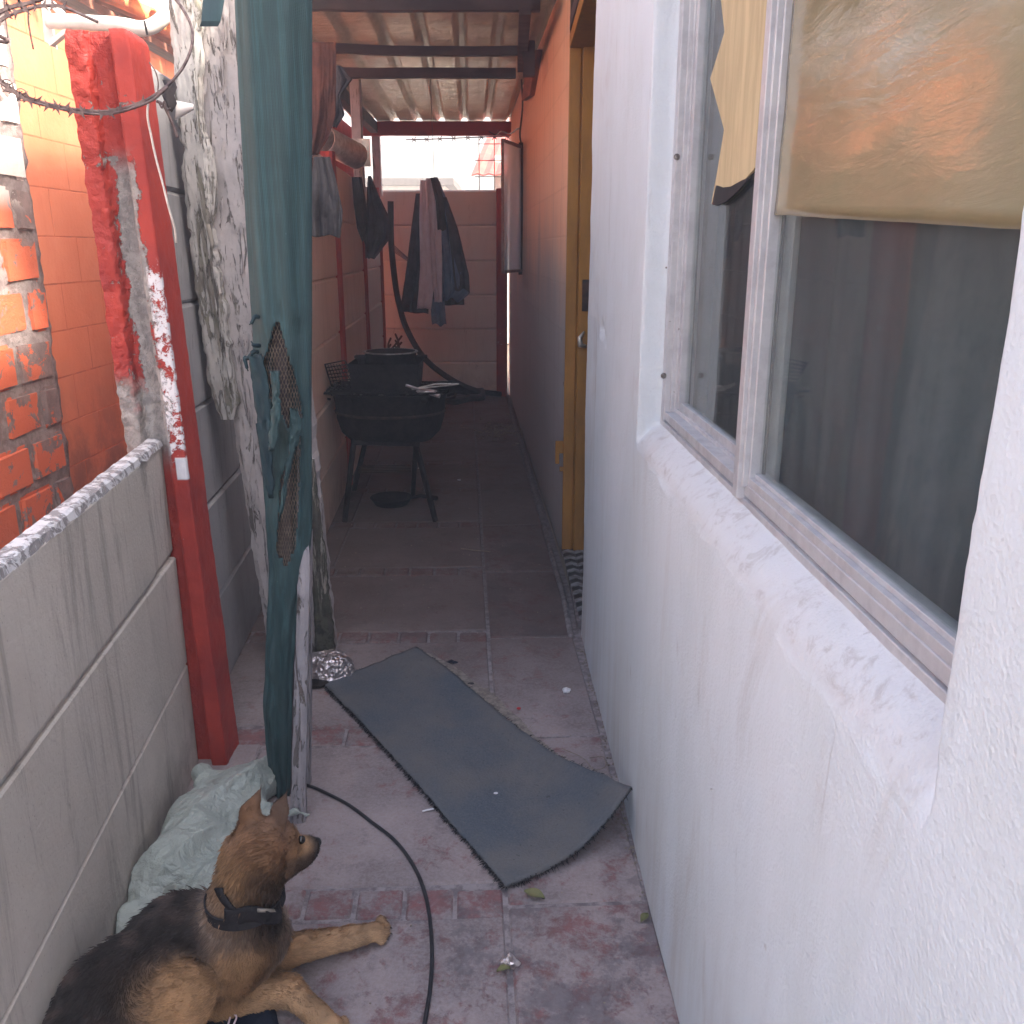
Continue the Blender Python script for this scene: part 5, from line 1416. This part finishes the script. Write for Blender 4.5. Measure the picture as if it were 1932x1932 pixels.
# ================================================================== IMPLICIT SURFACES (dog, bag, cloth)
def surface_nets(F, o, h):
    nx, ny, nz = F.shape; S = F < 0
    c = [S[i:nx-1+i, j:ny-1+j, k:nz-1+k] for i in (0, 1) for j in (0, 1) for k in (0, 1)]
    cnt = sum(x.astype(np.int8) for x in c); act = (cnt > 0) & (cnt < 8)
    ids = -np.ones(act.shape, np.int64); I, J, K = np.nonzero(act); n = len(I); ids[act] = np.arange(n)
    acc = np.zeros((n, 3)); wt = np.zeros(n)
    offs = [(i, j, k) for i in (0, 1) for j in (0, 1) for k in (0, 1)]
    for a in range(8):
        for ax in range(3):
            if offs[a][ax]: continue
            b = list(offs[a]); b[ax] = 1
            fa = F[I + offs[a][0], J + offs[a][1], K + offs[a][2]]; fb = F[I + b[0], J + b[1], K + b[2]]
            m = (fa < 0) != (fb < 0); t = np.where(m, fa / np.where(m, fa - fb, 1), 0)
            p = np.tile(np.array(offs[a], float), (n, 1)); p[:, ax] += t
            acc[m] += p[m]; wt[m] += 1
    V = (np.stack([I, J, K], 1) + acc / wt[:, None]) * h + np.array(o)
    faces = []
    for ax in range(3):
        sl0 = [slice(1, None)] * 3; 
        A = S; 
        idx0 = [slice(1, nx-1), slice(1, ny-1), slice(1, nz-1)]; idx1 = list(idx0)
        idx0[ax] = slice(0, [nx, ny, nz][ax]-1); idx1[ax] = slice(1, [nx, ny, nz][ax])
        d = A[tuple(idx0)] != A[tuple(idx1)]; ins = A[tuple(idx0)]
        P = np.argwhere(d); flip = ins[d]
        base = P.copy(); 
        for q in range(3):
            if q != ax: base[:, q] += 1
        u, v = [(1, 2), (2, 0), (0, 1)][ax]
        def cid(du, dv):
            B = base.copy(); B[:, u] -= du; B[:, v] -= dv; return ids[B[:, 0], B[:, 1], B[:, 2]]
        q4 = np.stack([cid(0, 0), cid(1, 0), cid(1, 1), cid(0, 1)], 1)
        q4[~flip] = q4[~flip][:, ::-1]
        faces.append(q4[(q4 >= 0).all(1)])
    return V, np.concatenate(faces)
def smin(a, b, k):
    h = np.clip(.5 + .5 * (b - a) / k, 0, 1); return b + (a - b) * h - k * h * (1 - h)
def cone_sdf(P, a, b, r1, r2, sq=None):
    a = np.array(a); b = np.array(b); ab = b - a; L = (ab * ab).sum()
    t = np.clip(((P - a) @ ab) / max(L, 1e-9), 0, 1); q = P - a - t[..., None] * ab
    if sq is not None:                   # sq = (axis, factor): flatten the section along an axis
        n = np.array(sq[0], float); n /= np.linalg.norm(n); dn = q @ n; q = q + (dn * (1 / sq[1] - 1))[..., None] * n
    d = np.sqrt((q * q).sum(-1)) - (r1 + (r2 - r1) * t)
    return d * (min(1, sq[1]) if sq is not None else 1), t
def fieldgrid(lo, hi, h):
    ax = [np.arange(lo[i], hi[i] + h, h) for i in range(3)]
    X = np.stack(np.meshgrid(*ax, indexing='ij'), -1); return X
def mesh_from(V, Fq, name, mat, o0):
    me = bpy.data.meshes.new(name); me.from_pydata((V - np.array(o0)).tolist(), [], Fq.tolist()); me.materials.append(mat)
    me.polygons.foreach_set('use_smooth', [True] * len(me.polygons)); me.update(); return me
def relax(V, Fq, it=2, lam=.5):
    for _ in range(it):
        S = np.zeros_like(V); c = np.zeros(len(V))
        for a, b in ((0, 1), (1, 2), (2, 3), (3, 0)):
            np.add.at(S, Fq[:, a], V[Fq[:, b]]); np.add.at(S, Fq[:, b], V[Fq[:, a]]); np.add.at(c, Fq[:, a], 1); np.add.at(c, Fq[:, b], 1)
        V = V + lam * (S / c[:, None] - V)
    return V
def vnormals(V, Fq):
    n = np.cross(V[Fq[:, 2]] - V[Fq[:, 0]], V[Fq[:, 3]] - V[Fq[:, 1]]); N = np.zeros_like(V)
    for k in range(4): np.add.at(N, Fq[:, k], n)
    return N / (np.linalg.norm(N, axis=1, keepdims=True) + 1e-12)
# ---------------- the dog: one continuous body from smoothly blended volumes
def A(px, py, z): return np.array(PZ(px, py, z))
TAN = np.array((.34, .195, .095)); TANL = np.array((.41, .255, .14)); BLK = np.array((.030, .024, .022)); BRN = np.array((.098, .060, .042)); GRY = np.array((.205, .150, .118)); RST = np.array((.225, .115, .058))
chest = A(462, 1764, .155); mid = A(345, 1795, .150); hip = A(222, 1895, .140); rump = A(120, 2040, .115)
nk0 = A(452, 1732, .215); nk1 = A(480, 1626, .345); sk = A(496, 1596, .372); sk2 = A(517, 1590, .366)
mz0 = A(540, 1606, .345); mz1 = A(582, 1599, .330); nose = A(589, 1590, .331)
hd = (nose - sk); hd /= np.linalg.norm(hd)
eax1 = np.array((.45, .72, -.35)); eax2 = np.array((-.35, .78, -.45))
# (a, b, r1, r2, blend, colour a, colour b, hair length, flow sign, squash)
prims = [
 (chest, mid, .074, .088, .030, GRY, BRN, .015, 1, None),
 (mid, hip, .090, .086, .030, BLK, BLK, .014, 1, None),
 (hip, rump, .086, .080, .030, BLK, BLK, .014, 1, None),
 (nk0, nk1, .060, .052, .032, GRY, TAN * .75, .017, -1, None),
 (sk, sk2, .050, .039, .020, RST, RST, .008, -1, None),
 (mz0, mz1, .0280, .0205, .016, TAN, BLK * 1.4, .005, -1, None),
 (A(535, 1632, .325), A(570, 1622, .316), .024, .016, .014, BRN, BLK, .004, -1, None),
 (A(522, 1566, .395), A(528, 1530, .432), .0190, .0185, .006, BRN * 1.6, BRN * 1.1, .004, 1, (eax1, .55)),
 (A(528, 1530, .432), A(543, 1491, .470), .0175, .0030, .004, BRN * 1.1, BRN * .8, .003, 1, (eax1, .55)),
 (A(467, 1568, .392), A(472, 1532, .428), .0195, .0180, .006, RST, RST * .8, .004, 1, (eax2, .55)),
 (A(472, 1532, .428), A(493, 1485, .470), .0180, .0030, .004, RST * .8, BRN, .003, 1, (eax2, .55)),
 (A(492, 1762, .135), A(515, 1796, .060), .045, .034, .026, GRY, TAN, .010, 1, None),
 (A(515, 1798, .052), A(662, 1768, .030), .033, .0195, .020, TAN, TANL, .008, 1, None),
 (A(662, 1768, .029), A(710, 1757, .024), .0195, .0180, .012, TANL, TANL, .006, 1, None),
 (A(455, 1795, .165), A(420, 1862, .070), .052, .044, .028, TAN * .8, TAN, .008, 1, None),
 (A(415, 1872, .055), A(545, 1868, .042), .042, .0245, .022, TAN, TANL, .008, 1, None),
 (A(545, 1868, .040), A(598, 1914, .026), .0245, .0200, .014, TANL, TANL, .007, 1, None),
 (A(598, 1914, .025), A(628, 1942, .021), .0205, .0215, .010, TANL, TANL, .004, 1, None),
 (A(250, 1905, .135), A(320, 1880, .140), .083, .074, .010, TAN * .9, TAN * 1.1, .006, 1, None),
 (A(330, 1905, .09), A(345, 1980, .04), .052, .032, .024, TAN, TANL, .007, 1, None),
 (A(345, 1985, .032), A(440, 2010, .022), .026, .020, .015, TAN, TANL, .004, 1, None),
 (rump, A(150, 2230, .03), .035, .020, .02, BLK, BLK, .02, 1, None),
]
# brows, cheek, toes
extra = [(A(545, 1578, .374), .0125), (A(520, 1628, .335), .032), (A(464, 1606, .355), .034)]
toes = []
for (p, dx, dy) in ((A(716, 1757, .018), 0, 0),):
    for k in range(4): toes.append((A(722 + (3 if k in (1, 2) else -4), 1738 + 11 * k, .0145), .0118))
for k in range(4): toes.append((A(624 + 8 * k, 1946 - 6 * k + (5 if k in (1, 2) else 0), .0145), .0108))
h = .0050
allp = np.array([q for p in prims for q in (p[0], p[1])]); lo = allp.min(0) - .13; hi = allp.max(0) + .12; lo[2] = -.03
X = fieldgrid(lo, hi, h); Fd = None
for p in prims:
    d, _ = cone_sdf(X, p[0], p[1], p[2], p[3], p[9]); Fd = d if Fd is None else smin(Fd, d, p[4])
for c, r in extra: Fd = smin(Fd, np.linalg.norm(X - c, axis=-1) - r, .016)
for c, r in toes: Fd = smin(Fd, np.linalg.norm(X - c, axis=-1) - r, .0018)
# hollows: eye socket, ear cups
eyeR = sk2 + hd * .030; sidev = np.cross(hd, (0, 0, 1)); sidev /= np.linalg.norm(sidev); upv = np.cross(sidev, hd)
eR = A(553, 1590, .366); 
Fd = np.maximum(Fd, .004 - X[..., 2])             # flat where it lies on the floor
V, Fq = surface_nets(Fd, lo, h); V = relax(V, Fq, 3, .45); N = vnormals(V, Fq)
if N[V[:, 2].argmax(), 2] < 0: Fq = Fq[:, ::-1]; N = -N
# coat colour and hair flow per vertex
wsum = np.zeros(len(V)); colv = np.zeros((len(V), 3)); flow = np.zeros((len(V), 3)); hl = np.zeros(len(V)); wt_t = np.zeros(len(V)); wt_n = np.zeros(len(V)); wt_h = np.zeros(len(V))
for i, p in enumerate(prims):
    d, t = cone_sdf(V, p[0], p[1], p[2], p[3], p[9]); w = np.exp(-np.clip(d, -.01, 1) / .007)
    c = p[5][None] * (1 - t[:, None]) + p[6][None] * t[:, None]; ax = (p[1] - p[0]); ax = ax / np.linalg.norm(ax) * p[8]
    colv += w[:, None] * c; flow += w[:, None] * ax[None]; hl += w * p[7]; wsum += w
    if i in (0, 1, 2): wt_t += w
    if i == 3: wt_n += w
    if i in (4, 5, 6): wt_h += w
colv /= wsum[:, None]; flow /= np.linalg.norm(flow, axis=1, keepdims=True) + 1e-9; hl /= wsum; wt_t /= wsum; wt_n /= wsum; wt_h /= wsum
def vn(P, s, seed): return np.array([mnoise.noise(Vector((p[0] * s + seed, p[1] * s, p[2] * s))) for p in P])
n1 = vn(V, 16, 1); n2 = vn(V, 45, 3)
def sst(a, b, x): t = np.clip((x - a) / (b - a), 0, 1); return t * t * (3 - 2 * t)
tax = (mid - chest) / np.linalg.norm(mid - chest); s_ = (V - chest) @ tax      # distance back along the trunk
hgt = V[:, 2] + .02 * n1
sad = wt_t * sst(.125, .165, hgt) * sst(.035, .085, s_ + .03 * n1)
colv = colv * (1 - sad[:, None]) + BLK * sad[:, None]
und = wt_t * sst(.13, .09, hgt); colv = colv * (1 - .75 * und[:, None]) + TAN * .75 * .8 * und[:, None]
# grey-brown cape over the withers with darker tips, and a dark band behind the shoulder
wi = wt_t * sst(.05, .0, s_ + .02 * n1) * sst(.13, .19, hgt); colv = colv * (1 - .6 * wi[:, None]) + GRY * 1.1 * .6 * wi[:, None]
band = np.exp(-((s_ - .062 - .02 * n1) / .016) ** 2) * wt_t * .7; colv = colv * (1 - band[:, None]) + BLK * 1.3 * band[:, None]
# neck: pale ruff behind, dark throat towards the muzzle side
side_n = (V - nk0) @ np.array(Vector((1, .25, 0)).normalized())
dk = wt_n * sst(.010, .045, side_n + .012 * n1); colv = colv * (1 - .75 * dk[:, None]) + BRN * .8 * .75 * dk[:, None]
# head: dark mask on muzzle tip and jaw, dark crown
fwd = (V - sk) @ hd; upd = (V - sk) @ upv
msk = wt_h * sst(.088, .104, fwd + .006 * n2); jaw = wt_h * sst(-.004, -.022, upd - .1 * fwd) * sst(.01, .04, fwd) * .8
cr = wt_h * sst(.02, .045, upd) * .45
for m, c in ((cr, BRN), (jaw, BRN * .7), (msk, BLK)): colv = colv * (1 - m[:, None]) + c * m[:, None]
hlg = wt_h * np.exp(-((fwd - .070) / .016) ** 2) * sst(-.01, .01, upd) * .7; colv = colv * (1 - hlg[:, None]) + TANL * 1.1 * hlg[:, None]
colv *= (1 + .32 * n1 + .30 * n2)[:, None]; colv += (np.clip(vn(V * np.array((1.0, 1.0, .5)), 30, 12), 0, 1) * sad)[:, None] * np.array((.11, .075, .06)); colv = np.clip(colv, .006, .8)

g = G('dog_coat'); at = g.n('Attribute', {'attribute_name': 'coat'}).outputs['Color']
MAT_DOG = g.fin(at, .75, g.bump(g.noise(g.pos(), 160, 4, .7), .0015, .6), spec=.2)
g = G('dog_fur'); at = g.n('Attribute', {'attribute_name': 'coat'}).outputs['Color']
MAT_FUR = g.fin(at, .6, spec=.25)
dog_loc = Vector(((chest[0] + hip[0]) / 2, (chest[1] + hip[1]) / 2, 0))
dog = thing('dog', 'tan and black puppy with pricked ears lying on the floor, looking away', 'dog', dog_loc)
me = mesh_from(V, Fq, 'body', MAT_DOG, dog_loc)
ca = me.color_attributes.new('coat', 'FLOAT_COLOR', 'POINT'); ca.data.foreach_set('color', np.c_[colv, np.ones(len(V))].ravel().astype(np.float32))
link('body', me, dog, dog_loc)
# fur as real blades
NF = 120000
ar = np.linalg.norm(np.cross(V[Fq[:, 2]] - V[Fq[:, 0]], V[Fq[:, 3]] - V[Fq[:, 1]]), axis=1)
inview = V[Fq[:, 0], 1] > .95
pr = ar * inview; pr /= pr.sum(); fi = rng.choice(len(Fq), NF, p=pr); w4 = rng.dirichlet((1, 1, 1, 1), NF)
P = (V[Fq[fi]] * w4[..., None]).sum(1); NN = (N[Fq[fi]] * w4[..., None]).sum(1); FL = (flow[Fq[fi]] * w4[..., None]).sum(1); HL = (hl[Fq[fi]] * w4).sum(1); CC = (colv[Fq[fi]] * w4[..., None]).sum(1)
FL = FL - (FL * NN).sum(1, keepdims=True) * NN; FL /= np.linalg.norm(FL, axis=1, keepdims=True) + 1e-9
cl_ = np.stack([vn(P, 70, 5), vn(P, 70, 15), vn(P, 70, 25)], 1)
Dr = FL + NN * rng.uniform(.12, .45, (NF, 1)) + rng.normal(0, .17, (NF, 3)) + cl_ * .45; Dr /= np.linalg.norm(Dr, axis=1, keepdims=True)
L = HL * rng.uniform(.7, 1.4, NF) * np.where(rng.random(NF) < .04, 1.6, 1.0); W = np.cross(Dr, NN); W /= np.linalg.norm(W, axis=1, keepdims=True) + 1e-9
wd = (.00042 + HL * .022)[:, None]
v0 = P - W * wd - NN * .0006; v1 = P + W * wd - NN * .0006; v2 = P + Dr * L[:, None] * .6 + W * wd * .5 ; v3 = P + Dr * L[:, None] - NN * (L * .12)[:, None]
VV = np.stack([v0, v1, v2, v3], 1).reshape(-1, 3); VV[:, 2] = np.maximum(VV[:, 2], .002)
me = bpy.data.meshes.new('fur'); nv = len(VV); me.vertices.add(nv); me.vertices.foreach_set('co', (VV - np.array(dog_loc)).ravel().astype(np.float32))
b = np.arange(NF) * 4; loops = np.stack([b, b + 1, b + 2, b, b + 2, b + 3], 1).ravel()
me.loops.add(len(loops)); me.loops.foreach_set('vertex_index', loops.astype(np.int32)); me.polygons.add(NF * 2); me.polygons.foreach_set('loop_start', (np.arange(NF * 2) * 3).astype(np.int32)); me.polygons.foreach_set('loop_total', np.full(NF * 2, 3, np.int32))
me.update(calc_edges=True); me.materials.append(MAT_FUR)
jit = rng.uniform(.72, 1.32, NF)[:, None]; tipc = CC * jit
c4 = np.ones((nv, 4), np.float32); c4[:, :3] = np.repeat(tipc, 4, 0)
ca = me.color_attributes.new('coat', 'FLOAT_COLOR', 'POINT'); ca.data.foreach_set('color', c4.ravel())
link('fur', me, dog, dog_loc)['kind'] = 'stuff'
# nose, eye, claws, inner ears
wet = simple('wet_nose', (.012, .011, .012), None, 200, .35, .4, .0008, spec=.5)
mb = MB(); mb.blob(Vector(nose + hd * .006), (.0115, .0115, .0100), 14, 9, .12, 60); mb.build('nose', wet, dog, smooth=True)
eyem = simple('dark_eye', (.01, .007, .005), None, 10, .08, spec=.6)
for sgn, nm in ((1, 'eye'), (-1, 'eye')):
    e = sk2 + hd * .034 + sidev * .0262 * sgn + upv * .016
    mb = MB(); mb.blob(Vector(e), (.0075, .0075, .0075), 12, 8); mb.build(nm, eyem, dog, smooth=True)
clm = simple('dark_claw', (.05, .04, .035), None, 60, .4)
for c, r in toes:
    d_ = np.array((1, .25, -.3)) if c[1] > 1.4 else np.array((.8, -.6, -.3)); d_ /= np.linalg.norm(d_)
    mb = MB(); mb.tube([Vector(c + d_ * .007), Vector(c + d_ * .013), Vector(c + d_ * .017 - np.array((0, 0, .002)))], [.0022, .0018, .0006], 6); mb.build('claw', clm, dog, smooth=True)
# collar round the base of the neck
cc = A(472, 1690, .262); axn = (nk1 - nk0); axn /= np.linalg.norm(axn); axn = axn + np.array((-.35, .10, .25)); axn /= np.linalg.norm(axn)
e1 = np.cross(axn, (0, 1, 0)); e1 /= np.linalg.norm(e1); e2 = np.cross(axn, e1)
Fi = lambda q: min(cone_sdf(q[None], p[0], p[1], p[2], p[3], p[9])[0][0] for p in prims[:5])
rad = []
for k in range(48):
    a = 2 * math.pi * k / 48; d_ = e1 * math.cos(a) + e2 * math.sin(a); r = .03
    while Fi(cc + d_ * r) < .004 and r < .14: r += .0015
    rad.append(r + .002)
rad = [min(.074, sum(rad[(k + j) % 48] for j in (-2, -1, 0, 1, 2)) / 5) for k in range(48)]
colm = simple('black_webbing', (.012, .011, .013), (.022, .020, .024), 90, .75, .5, .001)
mb = MB(); rows = []
for k in range(48):
    a = 2 * math.pi * k / 48; d_ = e1 * math.cos(a) + e2 * math.sin(a); rows.append([Vector(cc + d_ * (rad[k] + dr) + axn * dz) for dr, dz in ((0, -.011), (.003, -.010), (.003, .010), (0, .011))])
mb.quadgrid(rows, closeu=True, closev=True); mb.build('collar', colm, dog, smooth=False)
# stiff black loop and pale buckle bar at the front of the collar
mb = MB(); q = [PZ(x, y, .262) for x, y in ((420, 1706), (538, 1708), (530, 1738), (424, 1742))]
def infront(px, py, zz_=None):       # point on the dog's surface seen at this place, lifted a little
    d = np.array(ray(px, py)); o_ = np.array((0, 0, CAM_Z)); t = 1.0
    while t < 2.6:
        q = o_ + d * t
        f = min(cone_sdf(q[None], p[0], p[1], p[2], p[3], p[9])[0][0] for p in prims)
        if f < .012: return Vector(q)
        t += max(.002, f * .6)
    return PZ(px, py, .2)
P_ = []
for i in range(13):
    x = 424 + 106 * i / 12; P_.append([infront(x, y + 3 * math.sin(i * .8)) for y in (1713, 1722, 1732, 1741)])
mb = MB(); mb.quadgrid(P_); mb.build('collar_strap', colm, dog, smooth=True, solid=.004)
bk = simple('pale_buckle', (.35, .31, .27), (.22, .2, .17), 60, .5)
P_ = [[infront(490 + 36 * i / 6, y) + Vector((-.002, -.006, .006)) for y in (1716, 1721)] for i in range(7)]
mb = MB(); mb.quadgrid(P_); mb.build('buckle', bk, dog, smooth=True, solid=.003)
P_ = [[infront(x + o_, y) for o_ in (-7, 7)] for x, y in ((412, 1676), (417, 1688), (424, 1700), (434, 1712), (446, 1720))]
mb = MB(); mb.quadgrid(P_); mb.build('collar_strap', colm, dog, smooth=True, solid=.004)

# ---------------- pale green bundle against the wall behind the dog
mp = [(A(498, 1470, .04), A(440, 1500, .07), .055, .075), (A(385, 1465, .10), A(378, 1530, .10), .034, .038), (A(440, 1500, .07), A(370, 1580, .08), .080, .085),
      (A(370, 1580, .08), A(320, 1650, .09), .080, .066), (A(320, 1650, .08), A(290, 1680, .07), .062, .058), (A(420, 1590, .05), A(400, 1690, .05), .060, .07), (A(285, 1700, .05), A(250, 1760, .06), .030, .045), (A(345, 1520, .10), A(352, 1530, .12), .022, .022), (A(560, 1530, .05), A(575, 1537, .05), .012, .014), (A(500, 1540, .03), A(560, 1532, .04), .03, .018)]
allp = np.array([q for p in mp for q in p[:2]]); lo = allp.min(0) - .11; hi = allp.max(0) + .10; lo[2] = -.02
X = fieldgrid(lo, hi, .0065); Fd = None
for p in mp:
    d, _ = cone_sdf(X, *p); Fd = d if Fd is None else smin(Fd, d, .02)
wall_x = LX0 + LSL * X[..., 1] + .004; Fd = np.maximum(Fd, wall_x - X[..., 0]); Fd = np.maximum(Fd, .003 - X[..., 2])
V2, F2 = surface_nets(Fd, lo, .0065); V2 = relax(V2, F2, 2); N2 = vnormals(V2, F2)
if N2[V2[:, 2].argmax(), 2] < 0: F2 = F2[:, ::-1]; N2 = -N2
def ridged(P, s, seed): return 1 - 2 * np.abs(vn(P, s, seed))
Q = V2 @ np.array([[1, .5, 0], [-.5, 1, 0], [0, 0, 1.0]]) * np.array((1.0, .45, 1)); disp = .016 * ridged(Q, 8, 2) ** 2 + .006 * ridged(Q, 19, 8) ** 2 + .002 * ridged(V2, 40, 9) + .02 * vn(V2, 5, 4) - .016
V2 = V2 + N2 * disp[:, None]; V2[:, 2] = np.maximum(V2[:, 2], .002); V2[:, 0] = np.maximum(V2[:, 0], LX0 + LSL * V2[:, 1] + .003)
c0 = Vector((float(V2[:, 0].mean()), float(V2[:, 1].mean()), 0))
o = link('crumpled_sheet', mesh_from(V2, F2, 'crumpled_sheet', MAT_MINT, c0), None, c0); tag(o, 'pale mint green crumpled sheet bundled against the low wall behind the dog', 'sheet')

# ---------------- navy cloth under the dog
poly = [(470, 1802), (532, 1808), (536, 1850), (515, 1890), (520, 1965), (380, 1965), (372, 1900), (400, 1850)]
X0, X1, Y0_, Y1_ = -.62, -.40, 1.18, 1.44
mb = MB(); pw = [PZ(x, y) for x, y in poly]
def inside(p, poly_):
    c = False; n = len(poly_)
    for i in range(n):
        a, b = poly_[i], poly_[(i + 1) % n]
        if (a.y > p.y) != (b.y > p.y) and p.x < (b.x - a.x) * (p.y - a.y) / (b.y - a.y) + a.x: c = not c
    return c
cen = sum(pw, Vector()) / len(pw); R = spline(pw + [pw[0]], 8)[:-1]; rows = []
for k in range(13):
    t = k / 12; rows.append([cen.lerp(r, t) + Vector((0, 0, .012 + .014 * mnoise.noise(Vector((r.x * 20 * t, r.y * 20 * t, 3))) + .008 * math.sin(t * 9 + i * .5)) ) * 1.0 if k < 12 else r + Vector((0, 0, .004)) for i, r in enumerate(R)])
for r in rows:
    for p in r: p.z = max(p.z, .003)
mb.quadgrid(rows, closev=True); tag(mb.build('navy_cloth', MAT_NAVY, smooth=True, solid=.004), 'navy blue cloth on the floor under the dog between its front legs', 'cloth')
mb = MB(); mb.tube(spline([PZ(428, 1918, .035), PZ(436, 1912, .04), PZ(446, 1918, .036), PZ(440, 1935, .03)], 5), .0018, 5)
mb.tube(spline([PZ(436, 1912, .04), PZ(432, 1928, .034), PZ(428, 1940, .03)], 5), .0018, 5); tag(mb.build('frayed_string', MAT_CPINK, smooth=True), 'frayed pinkish string lying on the navy cloth under the dog', 'string')

# ---------------- added haze over everything, standing in for the lens veil
mb = MB(); mb.box((0, 10, 2.5), (60, 60, 7.2))
hz = mb.build('haze', None, loc=(0, 10, -1.1)); tag(hz, kind='stuff')
g = G('veil_haze'); pv = g.n('VolumePrincipled', None, Density=.024)
pv.inputs['Color'].default_value = (1.0, .93, .90, 1)
g.t.links.new(pv.outputs[0], g.out.inputs['Volume']); hz.data.materials.append(g.m)
